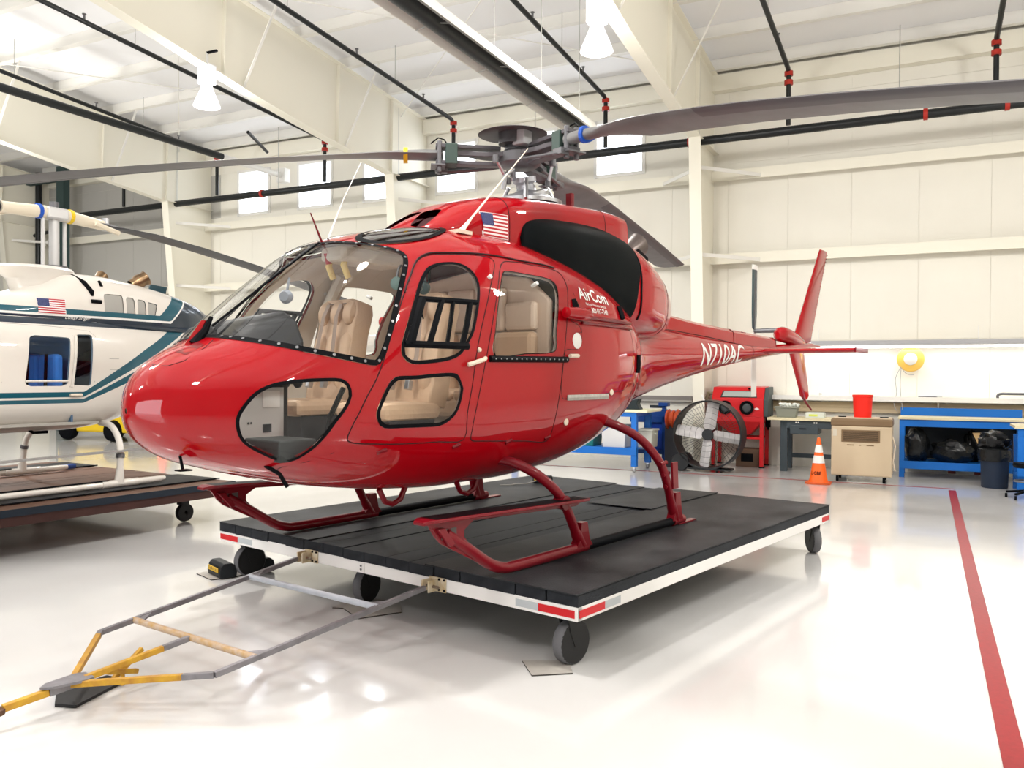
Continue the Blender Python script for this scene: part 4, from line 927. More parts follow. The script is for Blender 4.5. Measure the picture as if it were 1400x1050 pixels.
def pilot_seat(y, lab):
    r = MB().box(1.22, 1.72, y-.23, y+.23, 1.42, 1.53).build('front_seat', TAN, heli, bevel=.04, label=lab)
    Mx = Matrix.Translation((1.68, y, 1.5)) @ Matrix.Rotation(math.radians(12), 4, 'Y')
    mb = MB(Mx)
    mb.loftsec([[(a, b*w, z) for a, b in ((0, -1), (-.06, -.9), (-.06, .9), (0, 1), (.09, .95), (.09, -.95))] for w, z in ((.22, 0), (.235, .15), (.22, .35), (.21, .5), (.215, .56), (.225, .66), (.20, .73), (.14, .75))])
    mb.build('backrest', TAN, r, True, bevel=.01)
    for i in (-1, 0, 1):
        MB(Mx).tube([(-.04, i*.135-.058, .645), (-.05, i*.135-.03, .645), (-.055, i*.135, .645), (-.05, i*.135+.03, .645), (-.04, i*.135+.058, .645)], [.03, .085, .095, .085, .03], 14, sx=.55, sy=1.0).build('headrest_roll', TAN, r, True)
        MB(Mx).tube([(-.03, i*.135, .08), (-.045, i*.135, .14), (-.048, i*.135, .45), (-.03, i*.135, .52)], [.02, .055, .055, .02], 10, sx=1.1, sy=.8).build('back_roll', TAN, r, True)
    mb = MB(Mx)
    for i in (-1, 1): mb.tube([(.02, i*.068, .75), (-.10, i*.068, .70), (-.125, i*.07, .6), (-.12, i*.09, .3), (-.14, i*.07, .12)], .022, 6, sx=.9, sy=.15)
    mb.build('harness', mat('harness_tan', (.42, .32, .26), .7), r)
    mb = MB(Mx)
    for i in (-1, 1): mb.box(-.16, -.12, i*.08-.02, i*.08+.02, .08, .14)
    mb.build('buckle', STEEL, r, bevel=.004)
    MB().box(1.28, 1.68, y-.2, y+.2, 1.19, 1.42).build('seat_base', mat('seat_base_black', (.02, .02, .022), .6), r)
    return r
pilot_seat(-.42, 'port front seat'); pilot_seat(.42, 'starboard front seat')
# instrument panel with rounded hood and pedestal, starboard of the centre line
mb = MB()
mb.loftsec([[(.60+x*.42, .02+y, z) for y, z in ((-.18, 1.64), (-.18, 1.82+.08*x), (-.10, 1.95+.10*x), (.02, 2.00+.10*x), (.45, 1.98+.10*x), (.55, 1.92+.08*x), (.58, 1.8+.06*x), (.58, 1.64))] for x in (0, .35, .7, 1)])
ip = mb.build('instrument_panel', DASH, heli, bevel=.03)
mb = MB()
for i, (y, z) in enumerate([(yy, zz) for zz in (1.9, 1.78, 1.66) for yy in (-.08, .04, .16, .28, .40)]): mb.cyl((1.02, y, z), (1.03, y, z), .045, n=14)
mb.build('gauge', mat('gauge_face', (.05, .06, .07), .3), ip)
MB().box(.75, 1.02, .0, .16, 1.19, 1.66).build('pedestal', DASH, heli, bevel=.02)
MB().box(.55, .80, -.55, -.22, 1.22, 1.34).build('battery_box', mat('dark_box', (.03, .035, .035), .6), heli, bevel=.01)
MB().box(.42, .95, -.04, -.02, 1.2, 1.62).build('side_console', mat('console_grey', (.60, .60, .58), .5), heli)
for x, z in ((.62, 1.52), (.62, 1.44), (.62, 1.36), (.70, 1.41), (.72, 1.41)): MB().cyl((x, -.045, z), (x, -.04, z), .006, n=8).build('console_screw', BLK, heli)
MB().box(.80, .86, -.045, -.04, 1.35, 1.40).build('console_switch', BLK, heli); MB().box(.80, .92, -.045, -.04, 1.50, 1.60).build('placard', WHT, heli)
MB().tube([(.95, -.42, 1.2), (1.0, -.42, 1.45), (1.10, -.42, 1.62)], .016, 8).build('cyclic_stick', BLK, heli, True)
# cabin post between the windows, overhead console
for s_ in (-1, 1): MB().tube([(1.86, s_*.80, 1.30), (1.90, s_*.86, 1.7), (1.97, s_*.80, 2.2), (2.0, s_*.66, 2.45)], .05, 8).build('cabin_pillar', BEIGE, heli, True)
MB().box(1.35, 1.9, -.12, .12, 2.44, 2.54).build('overhead_console', BEIGE, heli, bevel=.03)
mb = MB(); mb.tube([(1.42, -.05, 2.46), (1.41, -.05, 2.42), (1.45, -.05, 2.34)], .022, 10); mb.tube([(1.42, .10, 2.46), (1.41, .10, 2.42), (1.45, .10, 2.34)], .022, 10)
mb.build('control_handle', mat('cream_handle', (.80, .60, .25), .4), heli, True, label='two cream overhead control levers')
MB().tube([(1.36, .06, 2.50), (1.38, .06, 2.43)], .02, 8).build('lever_knob', FLR, heli, True)
mb = MB(); mb.lathe([(.0, -.03), (.035, -.03), (.045, 0), (.03, .03), (0, .03)], (.98, -.02, 2.18), (-1, -.5, 0), 16); mb.tube([(.98, -.02, 2.18), (1.02, 0, 2.3)], .008, 6)
mb.build('compass', mat('compass_grey', (.25, .28, .33), .4), heli, True)
def headset(x, y, z, m):
    r = thing('headset', 'x', 'headset', (x, y, z), 0.4)
    for s_ in (-1, 1): MB().lathe([(.0, .028), (.03, .025), (.042, .0), (.042, -.02), (.03, -.028), (0, -.028)], (s_*.06, 0, 0), (1, 0, 0), 16).build('ear_cup', m, r, True)
    MB().tube([(s*.07*math.cos(0), 0, 0) if False else (.07*math.cos(a), 0, .02+.10*math.sin(a)) for s, a in [(1, t) for t in np.linspace(0, PI, 10)]], .008, 6).build('headband', GREYM, r, True)
    MB().tube([(-.06, 0, -.04), (-.08, -.02, -.10), (-.03, -.03, -.2)], .005, 6).build('cord', BLK, r, True)
    return r
headset(1.50, -.50, 2.27, mat('green_headset', (.12, .20, .18), .35))['label'] = 'green-grey headset hanging behind the windshield, nearer the levers'
headset(1.54, -.63, 2.25, mat('dark_headset', (.04, .07, .07), .35))['label'] = 'dark headset hanging nearest the port windshield corner'
rebase(heli, (3.3, 0, .46))

# ------------------------------------------------------------ platform under the red helicopter
DECKM = mat('deck_grey', (.024, .027, .033), .55, spec=.15, noise=.5, nscale=3, stretch=(.6, 3, 3), bump=.2, bscale=60, col2=(.011, .013, .017))
MATM = mat('rubber_mat', (.044, .046, .050), .5, spec=.15, noise=.6, nscale=2.2, bump=.15, bscale=90, col2=(.008, .009, .011))
NAVY = mat('deck_edge_navy', (.010, .018, .030), .5)
WPAINT = mat('white_frame_paint', (.80, .79, .77), .35)
RFL = mat('red_reflector', (.55, .01, .015), .35); SFL = mat('silver_reflector', (.45, .48, .50), .35)
CAST = mat('caster_black', (.012, .012, .013), .5); TYRE = mat('caster_tread', (.13, .13, .14), .6)
PLX, PLY = 1.736, -1.691
pl = thing('platform_dolly', 'low white-framed platform with a black plank deck under the red helicopter', 'platform', (PLX, PLY, 0), -.0067)
LX, LY = 4.338, 3.616
rnd = random.Random(3)
me_pl = None
for i in range(16):
    w = LY/16; z = rnd.uniform(-.004, .003)
    if me_pl is None:
        o = MB().box(0, LX-.02, 0, w-.007, -.07, 0).build('plank', DECKM, pl, bevel=.004); me_pl = o.data
        o.location = (.003, i*w, .455+z)
    else:
        o = bpy.data.objects.new('plank', me_pl); COL.objects.link(o); o.parent = pl; o.location = (.003-rnd.uniform(0, .012), i*w+.002, .455+z)
fr = MB().box(0, LX, 0, .05, .304, .386).build('side_rail', WPAINT, pl, bevel=.003)
MB().box(0, LX, LY-.05, LY, .304, .386).build('side_rail', WPAINT, pl, bevel=.003)
fe = MB().box(-.002, .05, 0, LY/2-.006, .304, .386).build('end_rail', WPAINT, pl, bevel=.003)
MB().box(-.002, .05, LY/2-.003, LY, .304, .386).build('end_rail', WPAINT, pl, bevel=.003)
MB().box(LX-.05, LX, 0, LY, .304, .386).build('end_rail', WPAINT, pl, bevel=.003)
for y in (.9, 1.8, 2.7): MB().box(.05, LX-.05, y-.025, y+.025, .30, .38).build('floor_joist', WPAINT, pl)
def face(name, x0, x1, y0, y1, z0, z1, m): return MB().box(x0, x1, y0, y1, z0, z1).build(name, m, pl)
for a, b_, m_ in ((.018, .277, RFL), (.277, .446, SFL), (LY-.265, LY-.012, RFL), (LY-.46, LY-.265, SFL)): face('reflector', -.005, 0, a, b_, .322, .366, m_)
for a, b_, m_ in ((.018, .283, RFL), (.283, .46, SFL), (LX-.22, LX-.02, RFL)): face('reflector', a, b_, -.004, 0, .322, .366, m_)
for a, b_, y0, y1 in ((-.012, LX+.02, 2.42, 3.61), (-.015, LX-.01, -.004, 1.20)):
    mb = MB(); n = 14
    xs_ = [a+(b_-a)*i/n for i in range(n+1)]
    mb.loftsec([[(x, y0+rnd.uniform(-.004, .004), .457), (x, y1, .457), (x, y1-.003, .465), (x, y0+.003, .465)] for x in xs_])
    mb.build('deck_mat', MATM, pl, label='worn black rubber mat')
mb = MB(); mb.loftsec([[(x, 1.16, .469), (x, 1.86, .462), (x, 1.86, .466), (x, 1.16, .475)] for x in (2.9, 3.3, LX-.01)]); mb.build('deck_mat', MATM, pl, label='worn black rubber mat')
BR = mat('rusty_cream_bracket', (.74, .68, .54), .6, noise=.5, nscale=18, col2=(.55, .42, .22))
for y in (2.40, 1.10):
    b = MB().box(-.012, -.002, y-.085, y+.06, .300, .392).build('hitch_bracket', BR, pl, bevel=.002)
    MB().box(-.09, -.01, y+.045, y+.057, .305, .380).build('lug', BR, b, bevel=.002); MB().box(-.09, -.01, y-.012, y, .305, .380).build('lug', BR, b, bevel=.002)
    MB().cyl((-.05, y-.06, .34), (-.05, y+.09, .34), .010, n=8).build('hitch_pin', mat('pin_steel', (.25, .2, .15), .4, metal=.7), b)
    for dy, dz in ((-.075, .08), (-.075, .012), (-.03, .012), (-.03, .08)): MB().cyl((-.018, y+dy, .302+dz), (-.012, y+dy, .302+dz), .008, n=6).build('bolt', BLK, b)
for dz in (.33, .355): MB().cyl((-.008, 1.84, dz), (0, 1.84, dz), .008, n=6).build('bolt', GREYM, pl)
def caster(x, y, a=0):
    c = MB().box(-.06, .06, -.05, .05, .29, .305).build('caster', CAST, pl); c.location = (x, y, 0); c.rotation_euler = (0, 0, a)
    mb = MB()
    for s_ in (-1, 1): mb.prism([(-.04, .29), (.06, .29), (.075, .2), (.06, .11), (.02, .11), (-.02, .2)], .008, (0, s_*.038, 0))
    mb.build('fork', CAST, c)
    mb = MB(); mb.lathe([(.02, -.036), (.124, -.036), (.131, -.028), (.132, 0), (.131, .028), (.124, .036), (.02, .036)], (.03, 0, .132), (0, 1, 0), 32); mb.build('wheel', TYRE, c, True)
    mb = MB(); mb.lathe([(.0, -.038), (.122, -.038), (.126, -.034)], (.03, 0, .132), (0, 1, 0), 28); mb.lathe([(.0, .038), (.122, .038), (.126, .034)], (.03, 0, .132), (0, 1, 0), 28); mb.build('wheel_disc', CAST, c)
caster(.12, .15, -.12); caster(.24, 2.08, .2); caster(.15, 3.62-.16, -.1); caster(4.20, .10, .70); caster(4.20, 3.46, .3); caster(4.2, 1.8, .2)

# ------------------------------------------------------------ tow bar
TBG = mat('scuffed_grey_tube', (.26, .25, .27), .4, metal=.3, noise=.35, nscale=14)
TBY = mat('worn_yellow_paint', (.62, .36, .03), .5, noise=.45, nscale=18, col2=(.42, .20, .03))
TBP = mat('pale_blue_tube', (.48, .52, .58), .35, noise=.2, nscale=10)
tw = thing('tow_bar', 'grey and yellow steel A-frame tow bar hooked to the platform front', 'tow bar', (-.32, 0, 0))
def tb(name, P, m, w=.030, par=None, label=None):
    mb = MB()
    for a, b_ in zip(P[:-1], P[1:]): mb.bar((a[0]+.32, a[1], a[2]), (b_[0]+.32, b_[1], b_[2]), w, w)
    return mb.build(name, m, par or tw, bevel=.003, label=label)
J = (-.30, 0, .14)
BL = (1.65, .745, .335); BRr = (1.65, -.57, .335); bL = (.095, .512, .205); bR = (.146, -.577, .195)
for a, b_ in ((BL, bL), (BRr, bR)):
    tb('side_rail', [a, b_], TBG)
    mid = tuple(b_[i]*.55+J[i]*.45 for i in range(3)) if b_ is bR else tuple(b_[i]*.93+J[i]*.07 for i in range(3))
    mid = tuple(b_[i]*.78+J[i]*.22 for i in range(3)) if b_ is bR else mid
    tb('front_rail', [b_, mid], TBG); tb('front_rail', [mid, J], TBY, label='yellow painted front rail')
lp = lambda a, b_, t: tuple(a[i]+(b_[i]-a[i])*t for i in range(3))
q = lambda p: (p[0]+.32, p[1], p[2])
c1a, c1b = lp(BL, bL, .29), lp(BRr, bR, .27)
MB().cyl(q(c1a), q(c1b), .020, n=12).build('cross_tube', TBP, tw, True, label='pale blue cross tube')
c2a, c2b = lp(BL, bL, .86), lp(BRr, bR, .84)
MB().cyl(q(c2a), q(c2b), .019, n=12).build('cross_tube', mat('worn_cream_tube', (.55, .45, .38), .4, noise=.4, nscale=20, col2=(.5, .3, .1)), tw, True, label='worn cross tube')
c2m = lp(c2a, c2b, .5)
tb('centre_rail', [c2m, lp(c2m, J, .25)], TBG); tb('centre_rail', [lp(c2m, J, .25), J], TBY, label='yellow painted centre rail')
for a, s_ in ((c1a, -1), (c1b, 1), (c2a, -1), (c2b, 1)):
    mb = MB(); p = q(a); mb.add([p, (p[0]+.13, p[1]+.02*(-s_), p[2]+.01), (p[0], p[1]+s_*.10, p[2]), (p[0], p[1], p[2]+.012), (p[0]+.13, p[1]+.02*(-s_), p[2]+.022), (p[0], p[1]+s_*.10, p[2]+.012)], [(0, 1, 2), (3, 5, 4), (0, 3, 4, 1), (1, 4, 5, 2), (2, 5, 3, 0)]); mb.build('gusset', TBG, tw)
mb = MB(); mb.prism([(-.14, 0), (-.10, -.04), (.06, -.07), (.10, -.05), (.10, .05), (.06, .07), (-.10, .04)], .012, (.02, 0, .158), (1, 0, 0), (0, 1, 0)); mb.build('gusset', TBG, tw)
tb('draw_bar', [(-.40, 0, .13), (-.60, .012, .108)], TBY, .034, label='yellow painted draw bar')
tb('draw_bar', [(-.28, 0, .14), (-.40, 0, .13)], TBG, .04)
MB().lathe([(.025, -.012), (.045, -.012), (.045, .012), (.025, .012), (.025, -.012)], (-.60+.32-.035, .014, .10), (0, 0, 1), 16).build('tow_eye', mat('rusty_steel', (.10, .05, .03), .7), tw, True)
tb('jack_leg', [(-.10, .03, .14), (.10, .10, .075)], TBY, .026); tb('jack_leg', [(.16, .16, .17), (-.02, .12, .06)], TBY, .024)
mb = MB(); mb.cyl((.32+.02, .10, .02), (.32+.02, .10, .12), .012, n=8); mb.build('jack_post', TBY, tw)
mb = MB(); mb.prism([(0, 0), (.34, .16), (.30, .30), (.02, .27), (-.06, .1)], .016, (.06, .02, .010), (1, 0, 0), (0, 1, 0)); mb.build('foot_plate', mat('black_plate', (.01, .01, .012), .5), tw, label='black foot plate on the floor')

# ------------------------------------------------------------ things round the platform
CARD = mat('grey_board', (.40, .375, .34), .7, noise=.15, nscale=12); CARDE = mat('board_edge', (.05, .045, .04), .8)
def mat_sheet(P, label, t=.008, rot=0):
    mb = MB(); n = len(P); cx = sum(p[0] for p in P)/n; cy = sum(p[1] for p in P)/n
    top = [(p[0]-cx, p[1]-cy) for p in P]; mb.m = 0
    mb.add([(x, y, t) for x, y in top]+[(x, y, 0) for x, y in top], []); mb.f.append(list(range(n))); mb.mi.append(0); mb.m = 1
    for i in range(n): mb.f.append([i, n+i, n+(i+1) % n, (i+1) % n]); mb.mi.append(1)
    mb.f.append(list(range(2*n-1, n-1, -1))); mb.mi.append(1)
    o = mb.build('floor_board', [CARD, CARDE]); o.location = (cx, cy, .0005); return tag(o, label, 'board', 'grey boards under the platform casters')
mat_sheet([(1.565, -1.498), (1.741, -1.657), (1.90, -1.52), (1.721, -1.309)], 'square grey board on the floor under the near corner caster')
mat_sheet([(1.68, .10), (1.98, -.02), (2.12, .14), (2.10, .46), (1.95, .52), (1.74, .45), (1.78, .38)], 'torn grey board on the floor under the middle front caster')
mat_sheet([(1.64, 1.86), (1.80, 1.80), (2.15, 1.85), (2.18, 2.12), (1.68, 2.15)], 'grey board on the floor under the far chocked caster')
CHK = mat('chock_black', (.008, .011, .014), .45); YLT = mat('yellow_print', (.65, .40, .03), .5)
def chock(x, y, rz, label, z=0, text=True, s=1.):
    c = thing('wheel_chock', label, 'wheel chock', (x, y, z), rz, 'black rubber wheel chocks')
    mb = MB(); pf = [(-.055, 0), (.055, 0), (.06, .03), (.05, .075), (.025, .095), (-.03, .095), (-.05, .075), (-.06, .03)]
    mb.prism([(a*s, b*s) for a, b in pf], .22*s, (0, 0, 0), (1, 0, 0), (0, 0, 1)); mb.build('body', CHK, c, bevel=.006)
    if text:
        lb = MB().box(-.064*s, -.060*s, -.085*s, .085*s, .036*s, .066*s).build('yellow_label', YLT, c, label='worn yellow label strip')
        for k in range(7):
            y = (-.070+.022*k)*s; MB().box(-.0648*s, -.063*s, y, y+.006*s, .042*s, (.056 if k % 2 else .062)*s).build('label_mark', CHK, lb)
    return c
chock(1.785, 1.93, -.20, 'black rubber chock with yellow lettering in front of the far caster', .009, True, 1.25)
chock(2.11, 1.86, -.20, 'black rubber chock behind the far caster, under the white rail', .009, False, 1.25)
ck_ = chock(5.50, 1.32, .25, 'black rubber chock lying on the deck by the rear of the far skid', .472, True, .95)
MB().tube(cat([(5.44, 1.36, .50), (5.30, 1.40, .48), (5.2, 1.48, .476), (5.10, 1.47, .478), (5.02, 1.56, .476)]), .006, 6).build('rope', mat('grey_rope', (.3, .29, .27), .8), None, True)
tag(bpy.data.objects['rope'], 'short grey rope on the deck beside the chock', 'rope')
# white stanchion-like pin on the far skid and the red flat spring at its end are parts of the gear

# ------------------------------------------------------------ sprinkler pipes, heaters and lamps overhead
PIPE = mat('black_pipe', (.012, .014, .015), .35); CPL = mat('red_coupling', (.40, .025, .015), .45); HANG = mat('hanger_steel', (.45, .45, .43), .4, metal=.6)
mp_ = thing('sprinkler_main', 'long black sprinkler main pipe hung along the back wall', 'pipe', hp(-8, 15.5, 6.08), HROT)
MB().cyl((-14, 0, 0), (13, 0, 0), .078, n=18).build('pipe', PIPE, mp_, True)
for r in (-.05+8, 1.12+8, -7.0+8, -14.5+8, -4.0+8): MB().cyl((r-.035, 0, 0), (r+.035, 0, 0), .098, n=16).build('coupling', CPL, mp_, True)
for r in (-.45, -3.83, -7.2, -10.55, -14.0, -17.4): MB().cyl((r+8, 0, .07), (r+8, 0, 1.55), .009, n=6).build('hanger_rod', HANG, mp_)
for i, r in enumerate((.96, -2.24, -5.68, -9.13, -12.6, -16.0, -19.4)):
    nm = ['nearest the right edge, right of the rotor', 'above the long right-hand blade', 'above the rotor head, right', 'above the rotor head, left', 'crossing in front of the middle rafter', 'above the white helicopter, behind the left-hand blade', 'farthest left, over the dark bay'][i]
    p = thing('sprinkler_branch', 'thin black sprinkler branch pipe '+nm, 'pipe', hp(r, 15.5, 6.1), HROT, 'sprinkler branch pipes')
    e_ = .058
    MB().tube([(0, 0, .079), (0, 0, 1.0), (0, -.10, 1.06), (0, -13.5, 1.06+.062*13.5)], .042, 12).build('pipe', PIPE, p, True)
    c = MB(); 
    for z in (.83, .99): MB().cyl((0, 0, z-.04), (0, 0, z+.04), .075, n=12).build('coupling', CPL, p, True)
    for d in (-2.2, -5.2, -8.2): MB().cyl((.0, d, 1.06-.062*d), (.0, d, zroof(15.5+d)-6.1+.1), .007, n=6).build('hanger_rod', HANG, p)
    for d in (-1.2, -3.4, -6.2, -9.2):
        MB().lathe([(.0, 0), (.018, 0), (.018, .07), (.035, .075), (.035, .085), (0, .085)], (0, d, 1.10-.062*d), (0, 0, 1), 10).build('sprinkler_head', GREYM, p, True)
sh_ = MB(HM).cyl((-13.15, 14.2, 6.62), (-12.75, 13.2, 6.75), .035, n=10).build('stub_pipe', PIPE); tag(sh_, 'short black pipe length hanging between the left rafters', 'pipe')
# radiant tube heaters
ALU = mat('reflector_aluminium', (.80, .78, .72), .35)
def heater(label, r, d0, d1, z, w=.23, tr=.085):
    h = thing('tube_heater', label, 'heater', hp(r, d0, z), HROT, 'radiant tube heaters')
    MB().cyl((0, 0, 0), (0, d1-d0, 0), tr, n=18).build('radiant_tube', PIPE, h, True)
    P = [(-w, -.05), (-w*.96, -.045), (-w*.55, .12), (-.06, .16), (.06, .16), (w*.55, .12), (w*.96, -.045), (w, -.05), (w*.6, .132), (.07, .172), (-.07, .172), (-w*.6, .132)]
    mb = MB(); mb.loftsec([[(x, y, zz) for x, zz in P] for y in (0, d1-d0)]); mb.build('reflector', ALU, h)
    n = int((d1-d0)/1.5)
    for i in range(n+1):
        y = .3+i*(d1-d0-.6)/n
        mb = MB(); mb.tube([(-w, y, -.05), (-.07, y, -.02), (0, y, -.068), (.07, y, -.02), (w, y, -.05)], .006, 6); mb.build('tube_bracket', HANG, h)
        MB().cyl((0, y, .15), (0, y, zroof(d0+y)-z+.1), .005, n=6).build('hanger_rod', HANG, h)
    return h
heater('long black radiant tube heater in a white reflector above the rotor head', -4.79, 4.6, 12.2, 5.5)
h2 = thing('exhaust_tube', 'black and white heater exhaust tube high on the left, ending near the wall', 'pipe', hp(-14.3, 9, 6.6), HROT)
MB().cyl((0, -4, 0), (0, 5.0, 0), .075, n=16).build('black_tube', PIPE, h2, True)
MB().cyl((0, 5.0, 0), (0, 7.0, 0), .07, n=16).build('white_tube', WHT, h2, True); MB().box(-.13, .13, 6.9, 7.1, -.17, .17).build('end_box', WHT, h2, bevel=.01)
# high bay lamps
BULB = mat('lamp_glow', (1, 1, 1), .5, emit=(1, .98, .96), estr=14.)
LWH = mat('lamp_white', (.8, .8, .8), .4)
def highbay(r, d, z, label):
    h = thing('high_bay_lamp', label, 'lamp', hp(r, d, z), HROT, 'high bay lamps under the rafters')
    MB().box(-.12, .12, -.10, .10, .10, .42).build('ballast_box', LWH, h, bevel=.02)
    MB().cyl((0, 0, .42), (0, 0, .62), .025, n=8).build('stem', LWH, h)
    MB().box(-.22, .22, -.02, .02, .60, .63).build('mounting_bar', BLK, h)
    mb = MB(); mb.lathe([(.07, .12), (.10, .02), (.17, -.14), (.215, -.26), (.205, -.26), (.16, -.14), (.09, .02), (.0, .05)], n=28); mb.build('reflector_bell', mat('prismatic_acrylic', (.9, .9, .92), .4, emit=(1, .95, 1), estr=.9), h, True)
    mb = MB(); mb.lathe([(.0, -.22), (.10, -.215), (.13, -.18), (.11, -.08), (.06, .0), (.0, .02)], n=20); mb.build('bulb', BULB, h, True)
highbay(-10.55, 10.0, 6.36-.05, 'glowing high bay lamp under the left-hand rafter')
highbay(-3.83, 10.1, 6.17-.05, 'glowing high bay lamp under the right-hand rafter')

# ------------------------------------------------------------ white helicopter on its brown platform
A2 = math.radians(6.5); O2 = Vector((2.75, 5.67, 0))
hl2 = thing('helicopter', 'white helicopter with dark teal stripes parked at the left on a brown platform', 'helicopter', O2, A2)
IV = mat('ivory_paint', (.74, .70, .64), .3, coat=.8)
TEAL = mat('teal_stripe', (.004, .085, .125), .3, coat=.8); NVY = mat('navy_stripe', (.004, .016, .035), .3, coat=.8)
LR = Loft(-5.4, [(-5.4, 0, 1.45, 1.46, 1.44, 2, 2), (-5.2, .25, 1.47, 1.62, 1.28, 2, 2), (-4.7, .46, 1.5, 1.85, 1.15, 2.1, 2.1), (-4.0, .60, 1.58, 2.2, 1.08, 2.4, 2.4), (-3.2, .655, 1.62, 2.38, 1.05, 2.8, 2.8),
 (-1.6, .665, 1.66, 2.37, 1.05, 3.2, 3.0), (-.8, .66, 1.66, 2.36, 1.06, 3.2, 3.0), (-.35, .635, 1.7, 2.34, 1.11, 3.0, 2.8), (0, .58, 1.74, 2.33, 1.21, 2.8, 2.6), (.5, .46, 1.84, 2.32, 1.42, 2.5, 2.3), (1.1, .32, 1.98, 2.33, 1.68, 2.2, 2.1), (2.0, .24, 2.08, 2.32, 1.86, 2, 2), (5.0, .14, 2.25, 2.39, 2.11, 2, 2), (7.0, .09, 2.35, 2.44, 2.26, 2, 2)])
LC = Loft(-2.7, [(-2.7, .02, 2.28, 2.30, 2.2, 2, 2), (-2.5, .30, 2.28, 2.38, 2.1, 2.4, 2), (-2.0, .42, 2.28, 2.47, 2.1, 2.8, 2), (-1.4, .47, 2.28, 2.55, 2.1, 3, 2), (-1.1, .47, 2.28, 2.66, 2.1, 3, 2), (-.8, .47, 2.28, 2.82, 2.1, 3, 2), (-.45, .46, 2.28, 2.83, 2.1, 3, 2), (0, .44, 2.28, 2.79, 2.1, 3, 2), (.4, .40, 2.28, 2.73, 2.1, 2.8, 2), (.75, .32, 2.28, 2.66, 2.12, 2.6, 2), (1.05, .20, 2.30, 2.58, 2.15, 2.2, 2), (1.25, .08, 2.32, 2.48, 2.2, 2, 2)])
k2 = Skin(LR, np.concatenate([np.linspace(-5.39, -2.6, 36), np.linspace(-2.5, -1, 24), np.linspace(-.97, 1.4, 110), np.linspace(1.6, 7, 24)]), 260)
def quad(P, r=.02):       # rounded convex outline in the x-z plane
    P = np.array(P, float); Q = np.roll(P, -1, 0); E = Q-P; Nn_ = np.stack([E[:, 1], -E[:, 0]], -1); Nn_ /= np.linalg.norm(Nn_, axis=1)[:, None]
    c = P.mean(0)
    for i in range(len(P)):
        if (c-P[i])@Nn_[i] > 0: Nn_[i] *= -1
    def fn(q, p):
        v = p[:, [0, 2]]
        s_ = ((v[:, None]-P[None])*Nn_[None]).sum(-1)+r
        ins = s_.max(1); out = np.sqrt((np.maximum(s_, 0)**2).sum(1))
        return np.where(ins < 0, ins, out)-r
    return fn
def sided(fn, sg): return lambda q, p: np.where(p[:, 1]*sg > .1, fn(q, p), 1.)
W2 = [[(-1.455, 1.56), (-1.385, 2.09), (-.955, 2.075), (-1.005, 1.56)], [(-.955, 1.57), (-.885, 2.115), (-.70, 2.12), (-.745, 1.56)], [(-2.6, 1.6), (-2.5, 2.1), (-1.72, 2.1), (-1.76, 1.62)], [(-3.5, 1.6), (-3.25, 2.1), (-2.72, 2.12), (-2.75, 1.6)]]
for sg, sd in ((-1, 'p'), (1, 's')):
    for i, wq in enumerate(W2): k2.split('shell', 'win%d%s' % (i, sd), sided(quad(wq, .03), sg))
k2.split('shell', 'wsx', lambda q, p: np.where(p[:, 0] > -3.5, 1., np.maximum(np.abs(p[:, 1])-.5, np.maximum(1.62-p[:, 2], p[:, 0]+3.65))))
def band(lo, hi, g0, g1, x0=-9, x1=9):
    def fn(q, p):
        x = p[:, 0]; up = .53*np.maximum(x+.82, 0); g = np.clip((x+.82)/.8, 0, 1)
        a = lo+up+g0*g; b_ = hi+up+g1*g
        return np.maximum(np.maximum(a-p[:, 2], p[:, 2]-b_), np.maximum(x0-x, x-x1))
    return fn
k2.split('shell', 'teal', band(1.440, 1.495, -.02, .06, x1=1.4)); k2.split('shell', 'teal2', band(1.375, 1.418, -.10, -.04, x1=1.4))
k2.split('shell', 'navy', lambda q, p: np.maximum(np.maximum(2.21-p[:, 2], p[:, 2]-2.28), -(p[:, 2]-1)*0+p[:, 0]-.6))
f2 = k2.build('shell', 'fuselage', IV, hl2)
k2.build('teal', 'stripe', TEAL, f2); k2.build('teal2', 'stripe', TEAL, f2); k2.build('navy', 'stripe', NVY, f2)
BGL = glass('blue_tinted_glass', (.62, .78, .92), .5)
for sd in 'ps':
    for i in range(4): k2.build('win%d%s' % (i, sd), 'cabin_window', BGL, f2)
k2.build('wsx', 'windshield', BGL, f2)
k2.build('shell', 'cabin_lining', mat('pale_lining', (.45, .47, .5), .7), f2, off=-.03, keep=lambda c: c[0] < -.3, flip=True)
on2 = lambda x, z, off=0.: onb(x, z, off, LR)
mb = MB()
def line2(P, r=.003): MB().tube([on2(x, z, -.001) for x, z in P], r, 5).build('panel_seam', mat('grey_seam', (.25, .24, .22), .7), f2)
line2([(-1.70, 1.2), (-1.68, 1.6), (-1.62, 2.2)]); line2([(-1.05, 1.15), (-.98, 1.55), (-.92, 2.1)]); line2([(-1.62, 2.2), (-1.1, 2.19), (-.72, 2.16), (-.66, 2.1), (-.70, 1.6)]); line2([(-.52, 1.86), (-.40, 1.86)]); line2([(-.52, 1.74), (-.38, 1.74), (-.38, 1.75)])
MB().tube([on2(x, 1.612, .006) for x in np.linspace(-1.45, -1.0, 8)], .012, 6).build('window_rail', IV, f2, True)
MB().tube([on2(-.96+.07*t, 1.55+.55*t, .004) for t in np.linspace(0, 1, 8)], .016, 6).build('window_post', IV, f2, True)
MB().tube([on2(x, 1.462, .012) for x in (-.98, -.85)], .018, 8).build('door_handle', CREAM, f2, True)
